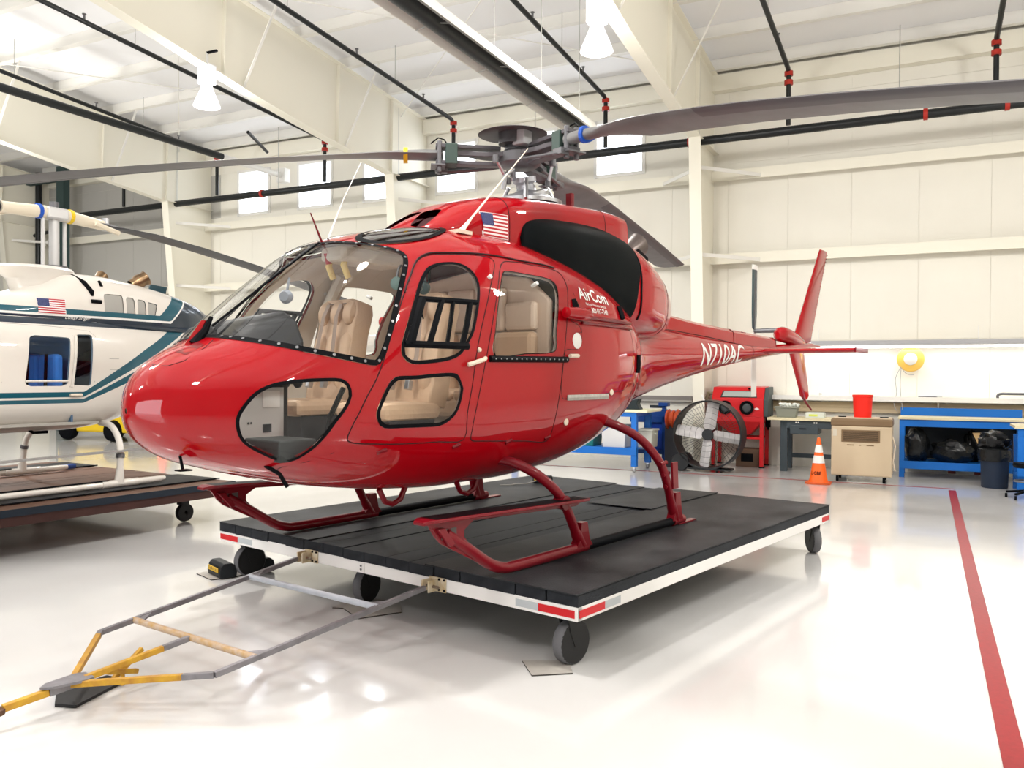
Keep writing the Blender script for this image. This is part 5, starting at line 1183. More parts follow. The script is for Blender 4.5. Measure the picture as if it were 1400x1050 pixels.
# blue cabin seats
SB = mat('blue_seat', (.10, .32, .75), .6)
for i in range(3):
    s0 = MB().box(-1.5, -1.05, -.55+.37*i, -.22+.37*i, 1.38, 1.50).build('cabin_seat', SB, hl2, bevel=.03)
    MB().box(-1.08, -.98, -.55+.37*i, -.22+.37*i, 1.48, 1.90).build('seat_back', SB, s0, bevel=.04)
    MB().tube([(-1.09, -.4+.37*i, 1.9), (-1.10, -.4+.37*i, 1.55)], .016, 6).build('seat_belt', BLK, s0)
MB().box(-3.4, -.6, -.58, .58, 1.14, 1.17).build('cabin_floor', CAB, hl2)
MB().box(-.92, -.9, -.58, .58, 1.17, 2.1).build('rear_bulkhead', mat('blue_dark', (.08, .15, .25), .7), hl2)
# upper cowling
kc = Skin(LC, np.linspace(-2.69, 1.25, 110), 80)
zt = lambda p: p[:, 2]; sx = lambda p: p[:, 0]-(p[:, 2]-2.36)*1.1
kc.split('shell', 'navy', lambda q, p: np.where(p[:, 2] < 2.31, -1, 1)*np.minimum(np.abs(p[:, 2]-2.31), .1))
kc.split('shell', 'navy', lambda q, p: .50-sx(p))
kc.split('shell', 'white2', lambda q, p: np.minimum(p[:, 2]-2.335, .47-sx(p)))
kc.split('shell', 'teal', lambda q, p: .24-sx(p)); kc.split('shell', 'teal', lambda q, p: p[:, 2]-2.395)
gr = [[(-.46, 2.37), (-.46, 2.60), (-.22, 2.60), (-.22, 2.37)], [(-.18, 2.37), (-.18, 2.585), (-.07, 2.58), (-.07, 2.37)], [(-.03, 2.37), (-.03, 2.575), (.08, 2.56), (.08, 2.37)], [(.11, 2.37), (.11, 2.55), (.25, 2.53), (.20, 2.37)]]
gm = mat('grille_grey', (.40, .39, .36), .6, bump=.2, bscale=200)
for i, g_ in enumerate(gr): kc.split('shell', 'gr%d' % i, sided(quad(g_, .02), -1))
c2 = kc.build('shell', 'cowling', IV, hl2); kc.build('white2', 'stripe', WHT, c2); kc.build('navy', 'stripe', NVY, c2); kc.build('teal', 'stripe', TEAL, c2)
for i in range(4): kc.build('gr%d' % i, 'cooling_grille', gm, c2, off=-.01)
onc = lambda x, z, off=0.: onb(x, z, off, LC)
MB().tube([onc(-.72, 2.80, -.005), onc(-.66, 2.70, .004), onc(-.60, 2.60, .004), onc(-.60, 2.56, .0)], [.015, .03, .03, .015], 8).build('air_slot', BLK, c2, True)
MB().tube([onc(-.50, 2.50, .003), onc(-.62, 2.50, .003)], .024, 6, sx=.9).build('air_slot', BLK, c2, True); MB().tube([onc(-.46, 2.74, .003), onc(-.46, 2.68, .003)], .018, 8).build('air_slot', BLK, c2, True)
def fl2(u, v, off=0.):
    x = -1.21+.29*u; return tuple(onc(x, 2.335+.155*v, .004+off))
flag('flag_decal', fl2, c2, 1., 1., label='small flag of stars and stripes')
text_mesh('LongRanger', .060, lambda u, v: tuple(onc(-.93+u, 2.285-.0+v*.9, .004)), 'script_lettering', WHT, c2, ws=1.0, shear=.3)
mb = MB()    # mast fairing, flared at the top
mb.loftsec([[(-1.0+ox+a*math.cos(t)*1.0, b_*math.sin(t), z+.04*math.cos(t)*0) for t in np.linspace(0, 2*PI, 33)[:-1]] for ox, a, b_, z in ((.05, .38, .32, 2.42), (.06, .30, .27, 2.60), (.04, .32, .27, 2.72), (.0, .40, .31, 2.79), (-.02, .44, .33, 2.83), (.0, .40, .30, 2.86), (.05, .25, .2, 2.88))])
mb.build('mast_fairing', IV, hl2, True)
mb = MB(); mb.lathe([(.065, 0), (.07, .05), (.09, .11), (.08, .17), (.092, .21), (.075, .2), (.055, .08), (0, .06)], (.10, -.10, 2.76), (.75, -.15, .45), 20); mb.build('exhaust_pipe', mat('bronze_exhaust', (.32, .21, .12), .3, metal=.9, noise=.5, nscale=10), hl2, True)
mb = MB(); mb.lathe([(.05, 0), (.065, .08), (.075, .14), (.06, .14), (0, .08)], (-.12, .25, 2.80), (.6, .3, .5), 20); mb.build('exhaust_pipe', MATS['bronze_exhaust'], hl2, True)
mb = MB(); mb.prism([(.42, 2.66), (.46, 2.82), (.70, 2.80), (.66, 2.62)], .02, (0, .05, 0)); mb.build('dorsal_fin', TEALD, hl2, bevel=.003)
# mast, hub and blades
PALE = mat('hub_pale', (.55, .55, .55), .35, metal=.4); CRH = mat('hub_cream', (.70, .63, .50), .4)
mb = MB(); mb.cyl((-.78, 0, 2.84), (-.78, 0, 3.45), .055, n=16); mb.build('mast', PALE, hl2, True)
MB().cyl((-.78, 0, 2.84), (-.78, 0, 2.90), .14, n=20).build('mast_collar', GREYM, hl2)
for x, y, m_ in ((-.92, -.03, PALE), (-.64, .03, PALE), (-.87, .06, NVY)): MB().cyl((x, y, 2.86), (x, y, 3.42), .022, n=10).build('control_rod', m_, hl2, True)
HB = (-.78, 0, 3.50)
hb = MB().box(-.90, -.66, -.10, .10, 3.42, 3.55).build('rotor_hub', PALE, hl2, bevel=.02)
MB().cyl((-.78, 0, 3.5), (-.78, 0, 3.62), .05, n=12).build('mast_nut', GREYM, hb)
for sg, az in ((1, 6.), (-1, 6.)):
    R = Matrix.Translation(HB) @ Matrix.Rotation(math.radians(az + (0 if sg > 0 else 180)), 4, 'Z')
    g_ = MB(R).cyl((.10, 0, -.01), (.62, 0, -.04), .075, .06, n=14).build('blade_grip', CRH, hb, True)
    MB(R).cyl((.17, 0, -.01), (.21, 0, -.012), .082, n=14).build('grip_band', YEL if sg > 0 else BLUE, g_)
    MB(R).tube([(.45, -.10, -.05), (.62, -.13, -.10), (.75, -.12, -.12)], .03, 8).build('pitch_horn', CRH, hb, True)
    MB(R).cyl((.66, 0, -.10), (.66, 0, .05), .04, n=12).build('blade_bolt', STEEL, hb)
    mb = MB(R); st = []
    for r in (.52, .72, .85, 1.2, 2, 3, 4, 5, 5.6):
        ch, t = (.13, .55) if r < .8 else ((.20, .2) if r < 1 else (.33, .10)); dz = -.04-.60*max(0, (r-.5)/5.1)**1.5
        st.append([(r, .28*ch-x, y+dz) for x, y in foil(ch, t)])
    mb.loftsec(st); mb.build('rotor_blade', mat('blade_black', (.02, .02, .025), .4), hl2, True)
# skids
for s_ in (-1, 1):
    Y = .98*s_
    sk_ = MB().tube([(-3.9, Y, .80), (-3.6, Y, .56), (-3.3, Y, .505), (-.15, Y, .505), (-.06, Y, .51)], [.035, .035, .035, .035, .025], 12).build('skid', IV, hl2, True)
    MB().tube([(-3.0, Y, .545), (-.75, Y, .545)], .008, 6, sx=3).build('wear_strip', BLK, sk_)
    for x in (-.62, -2.6):
        lg = MB().tube(cat([(x, Y, .50), (x+.02, s_*.97, .75), (x+.04, s_*.93, .92), (x+.08, s_*.80, 1.04), (x+.12, s_*.62, 1.12), (x+.14, s_*.4, 1.14)]), .034, 12).build('leg', IV, hl2, True)
        MB().cyl((x, Y, .50), (x+.01, Y, .66), .055, .036, n=12).build('leg_socket', IV, lg, True); MB().cyl((x+.02, s_*.972, .78), (x+.025, s_*.965, .82), .045, n=12).build('clamp', GREYM, lg)
        MB().tube([(x-.2, Y, .505), (x+.22, Y, .505)], .042, 12).build('saddle', IV, lg, True)
    mb = MB(); z0_, x1 = (.86, -.17) if s_ < 0 else (.99, -1.0)
    mb.loftsec([[(x, Y-.06*w, z-.008), (x, Y+.06*w, z-.008), (x, Y+.06*w, z+.008), (x, Y-.06*w, z+.008)] for x, w, z in ((-3.4, .8, z0_-.05), (x1-.3, 1, z0_), (x1, .5, z0_+.01))]); mb.build('boarding_step', mat('step_grey', (.30, .29, .28), .5), hl2)
MB().tube([(-1.25, -.35, 1.10), (-1.2, -.35, 1.06), (-1.05, -.35, 1.06)], .018, 6).build('belly_antenna', BLK, hl2, True)

BRN = mat('brown_planks', (.17, .09, .06), .55, noise=.35, nscale=5, stretch=(.5, 3, 2)); BRS = mat('brown_side', (.06, .024, .02), .6, noise=.3, nscale=4)
p2_ = thing('platform_dolly', 'brown plank platform with grey mats under the white helicopter', 'platform', (3.39, 4.20, 0), math.radians(6.5))
mep = None
for i in range(18):
    w = 3.78/18
    o = MB().box(-7.6, 0, 0, w-.006, -.05, 0).build('plank', BRN, p2_, bevel=.003) if mep is None else bpy.data.objects.new('plank', mep)
    if mep is not None: COL.objects.link(o); o.parent = p2_
    mep = o.data; o.location = (rnd.uniform(-.01, .0), i*w+.003, .455+rnd.uniform(-.003, .002))
MB().box(-7.6, 0, -.012, 0, .39, .458).build('edge_strip', NAVY, p2_); MB().box(-7.6, -.01, 0, .05, .30, .40).build('side_rail', BRS, p2_, bevel=.004)
MB().box(-7.6, -.01, 3.73, 3.78, .30, .40).build('side_rail', BRS, p2_, bevel=.004); MB().box(-.06, 0, .05, 3.73, .30, .40).build('end_rail', BRS, p2_, bevel=.004)
for y in (.30, 2.75): MB().box(-7.6, .015, y, y+.75, .458, .466).build('deck_mat', MATM, p2_)
MB().tube([(-7.6, .27, .47), (.0, .27, .47)], .008, 6).build('mat_trim', BLK, p2_); MB().tube([(-7.6, 2.72, .47), (.0, 2.72, .47)], .008, 6).build('mat_trim', BLK, p2_)
for x in (-.4, -3.6, -7.0):
    for y in (.4, 3.4):
        c = MB().box(-.05, .05, -.045, .045, .20, .30).build('caster', CAST, p2_); c.location = (x, y, 0)
        MB().lathe([(.02, -.03), (.10, -.03), (.108, 0), (.10, .03), (.02, .03)], (.02, 0, .108), (0, 1, 0), 24).build('wheel', CAST, c, True)
# chock with blue and yellow strap by the far skid
cc = MB().box(-.08, .08, -.05, .05, 0, .06).build('strap_bundle', mat('strap_blue', (.02, .06, .25), .6), None, bevel=.02); cc.location = (2.66, 6.78, .468); cc.rotation_euler = (0, 0, .3)
tag(cc, 'blue strap bundle on the brown platform behind the far white skid', 'strap')

# ------------------------------------------------------------ workshop things along the back wall (r, d on the hangar axes)
BL1 = mat('bright_blue_paint', (.010, .14, .52), .35); BL2 = mat('dark_blue_paint', (.006, .045, .22), .4); RD2 = mat('machine_red', (.62, .015, .02), .35)
def at_(r, d, z=0): return hp(r, d, z)
def T(name, label, cat_, r, d, z=0, group=None, rz=0.): return thing(name, label, cat_, hp(r, d, z), HROT+rz, group)
def bx(par, name, m, x0, x1, y0, y1, z0, z1, bevel=.004, label=None, smooth=False): return MB().box(x0, x1, y0, y1, z0, z1).build(name, m, par, bevel=bevel, label=label)
def small_caster(par, x, y, z, r=.04):
    c = MB().box(x-.02, x+.02, y-.02, y+.02, z+r*1.6, z+r*2.3).build('caster', STEEL, par)
    MB().cyl((x-.016, y, z+r), (x+.016, y, z+r), r, n=14).build('wheel', mat('pale_wheel', (.45, .45, .46), .5), c, True)
# blue work table on casters
t = T('work_table', 'bright blue steel work table on casters with a cream top left of the fan', 'table', -5.4, 14.1)
L0, L1 = -1.6, .85
bx(t, 'table_top', BL1, L0, L1, 0, .9, .98, 1.06); bx(t, 'top_board', mat('cream_board', (.75, .74, .52), .5), -.3, L1+.2, -.03, .85, 1.06, 1.10)
for x in (L0+.05, L1-.05):
    for y in (.05, .85):
        bx(t, 'leg', BL1, x-.05, x+.05, y-.05, y+.05, .10, .98); small_caster(t, x, y, 0, .042)
sh1 = bx(t, 'lower_shelf', BL1, L0, L1, .0, .9, .40, .42); bx(t, 'shelf_rail', BL1, L0, L1, -.01, .04, .30, .43)
def tub(label, r, d, z, w, dp, h, m, lid=None, cat_='container', group=None):
    q = T('storage_tub', label, cat_, r, d, z, group)
    mb = MB(); 
    mb.loftsec([[(sx_*w/2*k, sy_*dp/2*k, zz) for sx_, sy_ in ((-1, -1), (1, -1), (1, 1), (-1, 1))] for k, zz in ((.90, 0), (1, h*.9))]); mb.build('body', m, q, bevel=.01)
    bx(q, 'lid' if lid else 'rim', lid or m, -w/2-.015, w/2+.015, -dp/2-.015, dp/2+.015, h*.9, h, .006)
    for s_ in (-1, 1): bx(q, 'handle', m, s_*w*.5-.01, s_*w*.5+.02*s_+.01, -.06, .06, h*.7, h*.78, 0)
    return q
tub('teal storage tub on the lower shelf of the blue work table', -5.60, 14.45, .42, .42, .5, .50, mat('teal_plastic', (.01, .16, .15), .4))
tub('white lidded storage tub on the lower shelf beside the table leg', -5.0, 14.4, .42, .46, .5, .40, mat('white_plastic', (.62, .62, .62), .4), mat('grey_lid', (.3, .31, .33), .4))
tub('small cream tub behind the front leg of the blue table', -4.50, 14.6, .42, .28, .4, .33, mat('cream_plastic2', (.5, .5, .44), .5))
tub('dark teal storage tub at the left of the lower shelf', -6.15, 14.5, .42, .45, .5, .38, mat('dark_teal_plastic', (.01, .07, .09), .4))
# black machine and vise on top
v = T('bench_grinder', 'black bench machine on the cream board of the blue table', 'machine', -4.85, 14.45, 1.10)
mb = MB(); mb.prism([(-.28, 0), (.28, 0), (.22, .10), (.26, .2), (.1, .16), (.0, .38), (-.1, .42), (-.3, .12)], .22, (0, 0, 0)); mb.build('body', mat('machine_black', (.012, .02, .025), .5), v, bevel=.015)
MB().cyl((-.05, -.14, .2), (-.05, .14, .2), .11, n=18).build('wheel_guard', MATS['machine_black'], v, True)
# darker blue table beyond, with a vise
t = T('work_table', 'darker blue steel table beyond the first, carrying a blue vise', 'table', -4.55, 15.4)
bx(t, 'table_top', BL2, -.55, .28, 0, .7, .94, 1.03); bx(t, 'apron', BL2, -.55, .28, .0, .03, .82, .94)
for x in (-.22, .13):
    bx(t, 'leg', BL2, x-.05, x+.05, .0, .10, 0 if x > 0 else .08, .94)
bx(t, 'lower_shelf', BL2, -.55, .28, 0, .7, .22, .30); bx(t, 'side_panel', BL2, .20, .28, .02, .65, .30, .94)
small_caster(t, -.22, .05, 0, .04)
q = T('drawer_box', 'deep blue plastic drawer box with a white label under the darker blue table', 'box', -4.60, 15.55, .30)
bx(q, 'body', mat('blue_box', (.01, .05, .35), .4), -.15, .13, -.1, .2, 0, .50, .01); bx(q, 'paper_label', WHT, -.06, .04, -.105, -.10, .18, .36, 0); bx(q, 'lid', BL2, -.16, .14, -.11, .21, .5, .53)
q = T('bench_vise', 'blue bench vise on the darker blue table', 'vise', -4.46, 15.5, 1.03)
mb = MB(); mb.box(-.05, .05, -.06, .1, 0, .04); mb.box(-.03, .03, -.04, .08, .04, .10); mb.build('base', BL2, q, bevel=.006); mb = MB(); mb.box(-.09, .09, -.08, -.02, .10, .17); mb.build('front_jaw', BL2, q, bevel=.006); MB().box(-.09, .09, .0, .1, .10, .17).build('rear_jaw', BL2, q, bevel=.006)
MB().cyl((-.28, .02, .09), (-.03, .02, .09), .028, n=12).build('screw', MATS['machine_black'], q, True)
# orange hose reel between the tables and the fan
q = T('hose_reel', 'orange hose reel partly hidden behind the big drum fan', 'hose reel', -4.22, 15.3, .78)
MB().lathe([(.05, -.12), (.17, -.12), (.19, -.08), (.13, -.06), (.13, .06), (.19, .08), (.17, .12), (.05, .12)], (0, 0, .12), (1, 0, 0), 24).build('drum', mat('orange_red', (.5, .07, .02), .4), q, True)
MB().tube([(0, .14*math.cos(a), .12+.14*math.sin(a)) for a in np.linspace(0, 2*PI, 20)], .03, 8).build('hose', MATS['orange_red'], q, True)
MB().box(-.15, .15, -.05, .05, -.78, -.02).build('stand', mat('stand_dark', (.03, .03, .035), .6), q)
# drum fan
q = T('drum_fan', 'large black drum fan on wheels with four pale blades, in front of the red cabinet', 'fan', -3.47, 14.93)
FB = mat('fan_black', (.010, .011, .012), .4); FP = mat('fan_blade_pale', (.62, .60, .60), .45, noise=.25, nscale=9)
mb = MB(); mb.lathe([(.59, -.20), (.615, -.20), (.615, .26), (.59, .26), (.59, -.20)], (0, .0, .665), (0, 1, 0), 48); mb.build('drum', FB, q, True)
mb = MB()
for rr in (.60, .5, .4, .3, .2): mb.tube([(rr*math.cos(a), -.19, .665+rr*math.sin(a)) for a in np.linspace(0, 2*PI, 41)[:-1]], .0025 if rr < .6 else .014, 5, closed=True)
g_ = mb.build('front_guard', FB, q, True); g_['kind'] = 'stuff'
mb = MB()
for i in range(60):
    a = 2*PI*i/60; mb.cyl((.1*math.cos(a), .19, .665+.1*math.sin(a)), (.6*math.cos(a), .19, .665+.6*math.sin(a)), .0035, n=5)
g_ = mb.build('rear_guard', mat('guard_wire', (.10, .095, .08), .5, metal=.3), q); g_['kind'] = 'stuff'
for i, a in enumerate((80, -8, 172, 262)):
    Rm = Matrix.Translation((0, -.06, .665)) @ Matrix.Rotation(-math.radians(a), 4, 'Y') @ Matrix.Rotation(math.radians(28), 4, 'X')
    mb = MB(Rm); mb.loftsec([[(r, -.012+.02*abs(w)/.08, -w), (r, .0, 0), (r, -.012+.02*abs(w)/.08, w), (r, .012, w), (r, .012, -w)] for r, w in ((.09, .07), (.13, .11), (.56, .105), (.58, .08))]); mb.build('fan_blade', FP, q, bevel=.002)
MB().cyl((0, -.12, .665), (0, .1, .665), .10, n=20).build('hub', FB, q, True); MB().cyl((0, .02, .665), (0, .26, .665), .09, n=18).build('motor', FB, q, True)
mb = MB(); mb.bar((-.6, .2, .665), (.6, .2, .665), .03, .03); mb.build('motor_bar', FB, q)
mb = MB(); mb.bar((-.45, 0, .06), (.42, 0, .05), .30, .03); mb.build('base_frame', FB, q)
MB().lathe([(.03, -.05), (.15, -.05), (.165, -.03), (.165, .03), (.15, .05), (.03, .05)], (-.48, -.12, .165), (0, 1, 0), 24, caps=True).build('wheel', FB, q, True); MB().lathe([(.03, -.05), (.15, -.05), (.165, 0), (.15, .05), (.03, .05)], (-.48, .16, .165), (0, 1, 0), 24, caps=True).build('wheel', FB, q, True)
for x in (.17, .24): MB().cyl((x-.012, -.1, .045), (x+.012, -.1, .045), .045, n=12).build('caster_wheel', FB, q, True)
MB().tube([(-.05, -.16, 1.25), (-.08, -.10, 1.32), (-.12, -.05, 1.36)], .015, 6).build('cable', WHT, q, True)
# red blasting cabinet
q = T('blasting_cabinet', 'red blasting cabinet with two round glove ports and a sloping window', 'cabinet', -3.12, 15.95)
DGC = mat('dark_green_grey', (.06, .08, .08), .5)
mb = MB(); mb.loftsec([[(x, y, z) for y, z in ((0, 1.28), (.16, 1.50), (.62, 1.52), (.62, .95), (.0, .95))] for x in (-.54, .42)]); mb.build('cabinet_body', RD2, q, bevel=.008)
mb = MB(); mb.loftsec([[(x, y, z) for y, z in ((.02, 1.27), (.17, 1.49), (.61, 1.51), (.61, .95), (.02, .95))] for x in (.42, .50)]); mb.build('side_door', DGC, q, bevel=.01)
nrm_ = Vector((0, -.22, .16)).normalized()
MB().prism([(-.38, .03), (.30, .03), (.27, .19), (-.35, .19)], .012, (0, .0, 1.28), (1, 0, 0), (0, .588, .809)).build('window_frame', mat('frame_dark', (.04, .045, .045), .5), q)
MB().prism([(-.35, .05), (.27, .05), (.245, .17), (-.325, .17)], .018, (0, .0, 1.28), (1, 0, 0), (0, .588, .809)).build('window_glass', mat('dull_glass', (.38, .42, .40), .15), q)
MB().box(.12, .18, .10, .14, 1.46, 1.49).build('window_latch', BLK, q)
for x in (-.28, .12):
    p_ = MB().lathe([(.07, -.0), (.125, -.0), (.13, -.03), (.11, -.045), (.085, -.03), (.085, .02)], (x, -.004, 1.12), (0, 1, 0), 26).build('glove_port', BLK, q, True)
    MB().lathe([(.0, -.012), (.06, -.02), (.088, -.006)], (x, -.004, 1.12), (0, 1, 0), 20).build('rubber_glove', mat('glove_grey', (.07, .08, .085), .4), p_, True)
mb = MB(); mb.loftsec([[(-.53*k+c, y0_, z), (.41*k+.0*c, y0_, z), (.41*k, y1_, z), (-.53*k+c, y1_, z)] for k, c, y0_, y1_, z in ((1, 0, .01, .61, .95), (.95, 0, .01, .60, .86), (.35, 0, .18, .4, .60))]); mb.build('hopper', RD2, q, bevel=.004)
mb = MB(); mb.cyl((-.05, .3, .45), (-.05, .3, .62), .06, n=12); mb.build('hopper_outlet', RD2, q)
for x, y in ((-.51, .03), (.39, .03), (-.51, .58), (.39, .58)):
    bx(q, 'leg', RD2, x-.035, x+.035, y-.03, y+.03, .02, .95, .003); bx(q, 'foot', BLK, x-.045, x+.045, y-.04, y+.04, 0, .02, 0)
bx(q, 'stretcher', RD2, -.5, .38, .02, .05, .53, .57); bx(q, 'stretcher', RD2, -.5, .38, .56, .59, .53, .57)
mb = MB(); mb.prism([(-.05, 0), (0, .025), (.05, 0), (0, -.025)], .004, (.30, -.004, 1.10)); mb.build('maker_badge', FLW, q)
mb = MB(); mb.cyl((.46, .28, .75), (.46, .28, .98), .05, n=14); mb.cyl((.46, .28, .70), (.46, .28, .75), .02, n=8); mb.build('air_filter', BLK, q, True)
mb = MB(); mb.cyl((-.54, .1, 1.38), (-.66, .1, 1.38), .03, n=10); mb.tube([(-.62, .1, 1.36), (-.66, .1, 1.28), (-.60, .1, 1.22)], .04, 8); mb.build('hose_elbow', mat('brass_grey', (.25, .2, .13), .5), q, True)
q = T('electric_motor_box', 'brown box on the floor under the red cabinet', 'box', -3.0, 16.15)
bx(q, 'body', mat('brown_box', (.12, .07, .045), .7), -.22, .22, -.1, .3, 0, .34, .008); bx(q, 'front_label', BLK, -.12, .1, -.104, -.1, .1, .25, 0)
# dark grey bench with drawer
SLT = mat('slate_paint', (.045, .060, .070), .45); BUT = mat('butcher_top', (.72, .64, .42), .5, noise=.12, nscale=6)
q = T('work_bench', 'slate grey work bench with a pale wooden top and a hanging drawer', 'bench', -2.3, 15.66)
bx(q, 'bench_top', BUT, -.28, 1.05, -.05, .75, .92, .965); bx(q, 'apron', SLT, -.05, 1.0, 0, .03, .78, .92)
for x in (-.05, .90): bx(q, 'leg', SLT, x-.0, x+.12, 0, .10, 0, .92, .006); bx(q, 'leg', SLT, x, x+.12, .60, .70, 0, .92, .006)
d_ = bx(q, 'drawer', SLT, .12, .60, -.03, .5, .68, .84, .012); bx(d_, 'drawer_pull', BLK, .28, .40, -.045, -.03, .77, .785, 0)
for x in (.22, .26, .53, .57): MB().cyl((x, -.005, .885), (x, 0, .885), .014, n=10).build('bolt_head', WHT, q)
bx(q, 'stretcher', SLT, -.0, 1.0, .62, .66, .2, .28)
q = T('parts_tub', 'grey-green tub heaped with white rags on the slate bench', 'tub', -2.27, 15.9, .965)
mb = MB(); mb.loftsec([[(sx_*.19*k, sy_*.15*k, zz) for sx_, sy_ in ((-1, -1), (1, -1), (1, 1), (-1, 1))] for k, zz in ((.86, 0), (1, .18))]); mb.build('body', mat('grey_green_plastic', (.22, .23, .19), .5), q, bevel=.008)
bx(q, 'rim', MATS['grey_green_plastic'], -.21, .21, -.165, .165, .17, .195, .004)
rr_ = random.Random(5); mb = MB()
for i in range(16):
    x, y = rr_.uniform(-.15, .2), rr_.uniform(-.1, .1); P = [(x+rr_.uniform(-.06, .06), y+rr_.uniform(-.05, .05), .19+rr_.uniform(0, .06)) for _ in range(5)]
    mb.tube(cat(P, 3), .016, 6)
g_ = mb.build('rags', mat('rag_white', (.72, .74, .68), .8), q, True); g_['kind'] = 'stuff'
q = T('clear_tray', 'low clear plastic tray with yellow contents on the slate bench', 'tray', -1.78, 15.9, .965)
bx(q, 'tray_body', mat('milky_plastic', (.62, .66, .60), .4), -.16, .16, -.12, .12, 0, .10, .01); bx(q, 'contents', mat('lime_yellow', (.60, .68, .12), .5), -.10, .05, -.122, -.05, .03, .07, .004)
# evaporative cooler with a red bucket
CT = mat('cooler_tan', (.56, .45, .31), .5); CTD = mat('cooler_brown', (.20, .13, .07), .5)
q = T('evaporative_cooler', 'tan cabinet cooler on casters with a brown rim, next to the traffic cone', 'cooler', -.93, 14.59)
bx(q, 'cabinet', CT, -.455, .455, 0, .6, .10, .91, .02); bx(q, 'rim', CTD, -.465, .465, -.01, .61, .90, 1.03, .03)
bx(q, 'top_shelf', CT, -.44, .44, .02, .58, 1.02, 1.045, .008); bx(q, 'grille_frame', CTD, -.30, .28, -.012, .0, .65, .85, .012)
g2 = bx(q, 'grille', mat('grille_dark', (.06, .04, .025), .6), -.27, .25, -.016, -.01, .67, .83, .004)
for i in range(9): bx(g2, 'louvre', CTD, -.27, .25, -.022, -.014, .675+i*.018, .682+i*.018, 0)
for x0, x1 in ((-.21, -.11), (-.03, .0), (.08, .19)): bx(q, 'slot', CTD, x0, x1, -.004, .0, .595, .61, 0)
bx(q, 'control_plate', mat('pale_plate', (.6, .55, .45), .5), -.43, -.37, -.004, 0, .74, .86, .002)
for x in (-.36, .34):
    for y in (.06, .54): MB().cyl((x-.02, y, .045), (x+.02, y, .045), .045, n=14).build('caster_wheel', BLK, q, True)
for x in (-.28, -.33, .30, .36): MB().cyl((x, .2, 1.045), (x, .2, 1.06), .035, n=12).build('knob', BLK, q, True)
MB().tube([(.46, .1, .75), (.50, .1, .6), (.47, .1, .35), (.50, .1, .2)], .012, 6).build('power_cord', CREAM, q, True)
q = T('bucket', 'bright red plastic bucket standing on the tan cooler', 'bucket', -.93, 14.85, 1.046)
mb = MB(); mb.lathe([(.0, 0), (.135, 0), (.152, .33), (.160, .335), (.160, .37), (.150, .37), (.130, .02), (0, .02)], n=32); mb.build('body', mat('bucket_red', (.80, .02, .01), .4), q, True)
text_mesh('BUCKET', .05, lambda u, v: (-.148*math.cos((u+.02)/.148*1.0+.1), -.148*math.sin((u+.02)/.148+.1)*1.0, .10+v), 'pale_print', mat('pale_print', (.8, .35, .3), .5), q) if False else None
# traffic cone
OR = mat('cone_orange', (.85, .12, .01), .45); ORD = mat('cone_base', (.55, .09, .02), .6)
q = T('traffic_cone', 'orange traffic cone with two white bands in front of the slate bench', 'traffic cone', -1.525, 14.12)
rc = lambda z: .145-.122*(z-.03)/.70
mb = MB(); mb.lathe([(rc(.03)+.012, .03), (rc(.06), .06), (rc(.72), .72), (.018, .735), (.0, .735)], n=32); mb.build('cone', OR, q, True)
for a, b_ in ((.33, .45), (.50, .62)): MB().lathe([(rc(a)-.001, a), (rc(a)+.002, a), (rc(b_)+.002, b_), (rc(b_)-.001, b_)], n=32).build('reflective_band', WHT, q, True)
mb = MB(); mb.prism([(-.19, -.13), (-.13, -.19), (.13, -.19), (.19, -.13), (.19, .13), (.13, .19), (-.13, .19), (-.19, .13)], .03, (0, 0, .015), (1, 0, 0), (0, 1, 0)); mb.build('base', ORD, q, bevel=.006)
def cw(u, v):
    z = .15+v; r = rc(z)+.002; a = -PI/2+(u-.115)/r
    return (r*math.cos(a), r*math.sin(a), z)
text_mesh('L•GBE', .075, cw, 'stencil_lettering', BLK, q, bold=.002, ws=.85)
# blue work bench on the right
q = T('work_bench', 'long blue work bench with a back board, stuffed with black bags', 'bench', .5, 15.74)
bx(q, 'bench_top', BUT, -.92, .98, -.03, .78, .99, 1.03); bx(q, 'apron', BL1, -.9, .96, 0, .04, .87, .99); bx(q, 'back_board', BL1, -.9, .96, .70, .74, 1.03, 1.17)
for x in (-.9, .88):
    for y in (0, .66): bx(q, 'leg', BL1, x, x+.08, y, y+.08, 0, .87)
bx(q, 'lower_shelf', BL1, -.9, .96, 0, .74, .24, .27); bx(q, 'shelf_rail', BL1, -.9, .96, -.01, .03, .15, .28)
bx(q, 'shade_panel', mat('shade_dark', (.02, .025, .03), .7), -.88, .94, .72, .74, .28, .99, 0)  # dark sheet added to stand for the shade below the top
for x in (-.15, .25): bx(q, 'floor_bracket', mat('red_brown', (.2, .03, .02), .6), x, x+.12, .4, .45, .06, .12)
BAG = mat('black_bag', (.008, .009, .010), .22, bump=1.0, bscale=9)
def blob(name, par, m, c, s, seed, n=26, amp=.18, kind=None):
    rg = np.random.RandomState(seed); ph = rg.uniform(0, 6.28, (10, 3)); fr_ = rg.uniform(2, 9, (10, 3)); V = []; k = 14
    for i in range(k+1):
        for j in range(n):
            th = PI*i/k; p_ = 2*PI*j/n; d = Vector((math.sin(th)*math.cos(p_), math.sin(th)*math.sin(p_), math.cos(th)))
            a = 1+amp*sum(math.sin(fr_[q_][0]*d.x+fr_[q_][1]*d.y*1.0+fr_[q_][2]*d.z+ph[q_][0]) for q_ in range(10))/4
            V.append((c[0]+d.x*s[0]*a, c[1]+d.y*s[1]*a, max(c[2]+d.z*s[2]*a, c[2]-s[2]*.9)))
    F = [(i*n+j, i*n+(j+1) % n, (i+1)*n+(j+1) % n, (i+1)*n+j) for i in range(k) for j in range(n)]
    return MB().add(V, F).build(name, m, par, True)
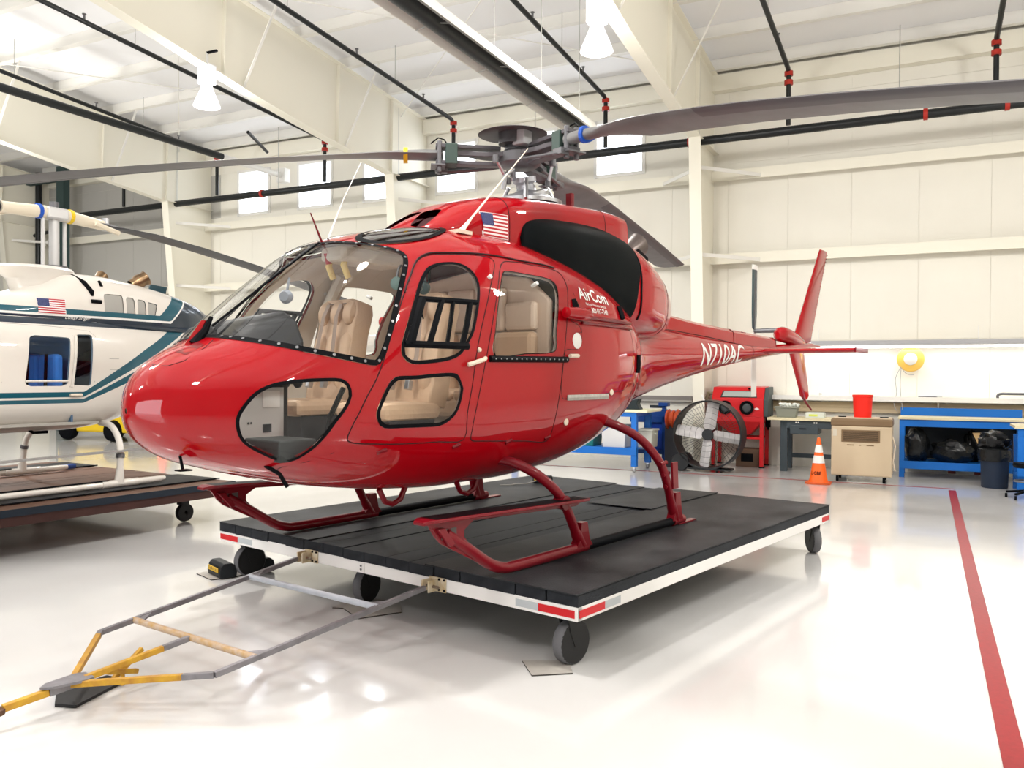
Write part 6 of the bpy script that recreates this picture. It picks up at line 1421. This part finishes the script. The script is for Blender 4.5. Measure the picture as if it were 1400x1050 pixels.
for r, d, sx_, sz_, sd_, lb in ((-.14, 16.0, .20, .30, 3, 'crumpled black plastic bag at the left of the blue bench shelf'), (.42, 15.95, .32, .20, 8, 'shiny black plastic bag in the middle of the blue bench shelf'), (.72, 16.30, .12, .28, 12, 'dark black bag behind the cardboard piece on the shelf')):
    o = blob('plastic_bag', None, BAG, (0, 0, sz_*.9), (sx_, .22 if sx_ > .15 else .12, sz_), sd_); o.location = hp(r, d, .272); o.rotation_euler = (0, 0, HROT); tag(o, lb, 'bag')
q = T('cardboard_piece', 'tan cardboard piece with printed arrow standing on the blue bench shelf', 'cardboard', .92, 15.85, .27)
CB = mat('cardboard', (.48, .32, .15), .8)
MB().prism([(-.22, .52), (.22, .54), (.24, .02), (.05, 0), (-.04, .12), (-.12, .30)], .01, (0, 0, 0)).build('sheet', CB, q); MB().prism([(-.10, .24), (.10, .24), (.04, .08), (-.02, .08)], .006, (0, -.009, 0)).build('printed_panel', WHT, q); MB().prism([(-.12, .48), (.12, .48), (.12, .40), (-.12, .40)], .004, (0, -.008, 0)).build('printed_strip', mat('brown_print', (.2, .12, .05), .8), q)
# waste bin with black liner
q = T('waste_bin', 'dark blue waste bin with a black liner bag bulging over the rim', 'bin', .97, 14.95)
mb = MB(); mb.lathe([(.0, 0), (.175, 0), (.185, .02), (.20, .50), (.215, .55), (.225, .55), (.225, .58), (.20, .58), (.18, .05), (0, .04)], n=28); mb.build('body', mat('bin_blue', (.012, .022, .045), .5), q, True)
MB().lathe([(.225, .42), (.24, .50), (.235, .60), (.20, .62), (.10, .60)], n=28).build('liner_cuff', BAG, q, True)
blob('liner_bag', q, BAG, (-.02, 0, .72), (.20, .20, .15), 21, amp=.25)
# second blue bench at the right edge and stool foot
q = T('work_bench', 'blue work bench end with a pale top cut by the right picture edge', 'bench', 1.80, 14.3)
bx(q, 'bench_top', BUT, -.62, .9, -.03, .8, .96, 1.0); bx(q, 'apron', BL1, -.58, .86, 0, .04, .84, .96); bx(q, 'leg', BL1, -.58, -.48, 0, .10, 0, .84); bx(q, 'leg', BL1, .76, .86, 0, .10, 0, .84); bx(q, 'leg', BL1, -.58, -.48, .66, .74, 0, .84); bx(q, 'lower_shelf', BL1, -.58, .86, 0, .74, .2, .26)
q = T('stool', 'black swivel stool base with casters at the right picture edge', 'stool', 1.30, 13.75)
for i in range(5):
    a = 2*PI*i/5+.3; l_ = MB().bar((0, 0, .12), (.27*math.cos(a), .27*math.sin(a), .08), .04, .03).build('base_leg', BLK, q, bevel=.003); MB().cyl((.27*math.cos(a)-.015, .27*math.sin(a), .03), (.27*math.cos(a)+.015, .27*math.sin(a), .03), .03, n=12).build('caster_wheel', BLK, l_, True)
MB().cyl((0, 0, .10), (0, 0, .45), .025, n=12).build('post', BLK, q, True); MB().lathe([(.0, .44), (.17, .44), (.19, .47), (.18, .51), (0, .52)], n=28).build('seat', BLK, q, True); MB().tube([(.17*math.cos(a), .17*math.sin(a), .25) for a in np.linspace(0, 2*PI, 25)[:-1]], .012, 6, closed=True).build('foot_ring', GREYM, q, True)
# wall shelf, strip light, cord reel, goose-neck pipe
q = T('wall_shelf', 'long cream shelf rail along the back wall above the benches', 'shelf', .2, 16.45)
bx(q, 'shelf_board', STL, -2.95, 3.2, -.05, .22, 1.315, 1.35); bx(q, 'shelf_lip', WHT, -2.95, 3.2, -.06, -.045, 1.27, 1.36, .002)
for i in range(5): MB().prism([(0, 1.31), (.2, 1.31), (.2, 1.08)], .03, (-2.7+i*1.35, 0, 0), (0, 1, 0), (0, 0, 1)).build('shelf_bracket', STL, q)
bx(q, 'lower_rail', mat('tan_rail', (.50, .40, .26), .5), -2.95, 3.2, .14, .20, 1.05, 1.24)
q = T('wall_rail', 'short grey-brown rail on the wall left of the red cabinet', 'rail', -5.2, 16.60); bx(q, 'rail_face', mat('rail_grey', (.22, .20, .19), .5), -1.2, 1.0, -.03, .05, 1.19, 1.30)
bx(q, 'rail_channel', mat('rail_light', (.4, .38, .35), .5), -1.2, 1.0, -.04, -.03, 1.19, 1.215, 0)
q = T('strip_light', 'long fluorescent strip light glowing along the back wall', 'lamp', .2, 16.35)
bx(q, 'housing', WHT, -2.25, 3.0, 0, .16, 2.27, 2.34); MB().box(-2.25, 3.0, .0, .10, 2.235, 2.268).build('tube', mat('tube_glow', (1, 1, 1), .5, emit=(.93, .95, 1), estr=5.), q)
bx(q, 'louvre_top', mat('grey_louvre', (.4, .4, .42), .5), -2.2, 3.0, -.02, .0, 2.29, 2.37, 0)
lamp('strip_light_source', 'AREA', hp(.5, 16.38, 2.20), 12, 5.0, (.95, .97, 1), (0, 0, HROT), .12)
for r_ in (-2.0, .6, 2.6): MB().cyl((r_, .08, 2.34), (r_, .08, 2.6), .01, n=6).build('hanger', WHT, q)
q = T('cord_reel', 'round yellow cord reel with a white hub hanging on the back wall', 'cord reel', -.25, 16.45, 2.03)
MB().lathe([(.0, -.03), (.09, -.03), (.215, -.02), (.225, 0), (.215, .03), (.1, .05), (0, .05)], (0, 0, 0), (0, 1, 0), 36).build('reel', mat('reel_yellow', (.80, .50, .10), .45), q, True)
MB().lathe([(.0, -.06), (.08, -.06), (.105, -.045), (.11, -.03)], (0, 0, 0), (0, 1, 0), 28).build('hub', WHT, q, True); MB().box(-.02, .02, -.064, -.058, -.02, .02).build('maker_mark', FLR, q) if False else None
MB().box(-.015, .015, -.01, .03, .2, .32).build('hook', WHT, q)
mb = MB(); mb.tube(cat([(-.16, -.02, -.15), (-.24, -.02, -.35), (-.22, -.02, -.6), (-.26, -.02, -.8), (-.20, -.02, -.95)]), .006, 6); mb.build('hanging_cord', mat('cord_grey', (.35, .35, .36), .6), q, True)
MB().tube(cat([(-.15, -.03, -.16), (-.16, -.03, -.5), (-.12, -.03, -.9)]), .006, 6).build('hanging_cord', MATS['cord_grey'], q, True); MB().tube(cat([(-.16, -.03, -.14), (-.06, -.03, -.26), (.06, -.03, -.28)]), .006, 6).build('hanging_cord', MATS['cord_grey'], q, True)
q = T('bent_pipe', 'dark bent pipe lying on the wall shelf near the right picture edge', 'pipe', 1.1, 16.42, 1.36)
MB().tube(cat([(0, 0, .0), (0, 0, .05), (.06, 0, .075), (.2, 0, .075), (.9, 0, .075)]), .022, 8).build('pipe', GREYM, q, True)
q = T('shelf_tool', 'thin grey hand tools lying on the wall shelf beside the cord reel', 'tool', .0, 16.42, 1.352)
MB().bar((-.12, 0, .012), (.18, .02, .012), .03, .02).build('tool_body', GREYM, q, bevel=.003); MB().cyl((.0, .03, .02), (.26, .0, .02), .008, n=6).build('tool_shaft', STEEL, q)
q = T('shelf_bottle', 'small pale items standing on the wall shelf above the tan cooler', 'bottle', -1.75, 16.42, 1.352)
MB().lathe([(0, 0), (.03, 0), (.03, .06), (.012, .075), (.012, .09), (0, .09)], n=14).build('bottle', WHT, q, True)
# yellow tug and another cone far behind the white helicopter
q = thing('tow_tug', 'low yellow tow tug far behind the white helicopter', 'tug', (8.3, 17.2, 0), 0.3)
bx(q, 'body', mat('tug_yellow', (.70, .48, .02), .45), -.8, .8, -1.4, 1.0, .22, .62, .05); bx(q, 'hood', MATS['tug_yellow'], -.7, .7, -1.3, -.4, .6, .82, .05); bx(q, 'bumper', BLK, -.82, .82, -1.5, -1.38, .2, .42)
for y in (-.9, .6):
    for x in (-.8, .8): MB().lathe([(.05, -.1), (.24, -.1), (.27, 0), (.24, .1), (.05, .1)], (x, y, .27), (1, 0, 0), 24, caps=True).build('wheel', BLK, q, True)
q = thing('traffic_cone', 'orange traffic cone standing behind the nose of the red helicopter', 'traffic cone', (7.75, 13.7, 0))
mb = MB(); mb.lathe([(rc(.03)+.012, .03), (rc(.72), .72), (0, .735)], n=28); mb.build('cone', OR, q, True); MB().lathe([(rc(.33)+.001, .33), (rc(.45)+.001, .45)], n=28).build('reflective_band', WHT, q, True); bx(q, 'base', ORD, -.18, .18, -.18, .18, 0, .03)
# riser and tank pipes in the dark left bay
q = T('standpipe', 'black riser pipe with a side valve in the dark left bay', 'pipe', -24.0, 16.2)
MB().cyl((0, 0, 4.4), (0, 0, 7.7), .09, n=12).build('riser', PIPE, q, True); MB().cyl((-1.6, 0, 5.7), (.5, 0, 5.9), .05, n=10).build('side_branch', PIPE, q, True)
q = T('steel_post', 'teal-black steel post in the dark left bay', 'post', -22.6, 16.0); MB().box(-.16, .16, -.1, .1, 0, 7.7).build('post', mat('post_teal', (.04, .07, .07), .6), q); MB().box(-2.4, .16, -.08, .08, 7.3, 7.5).build('beam', MATS['post_teal'], q)
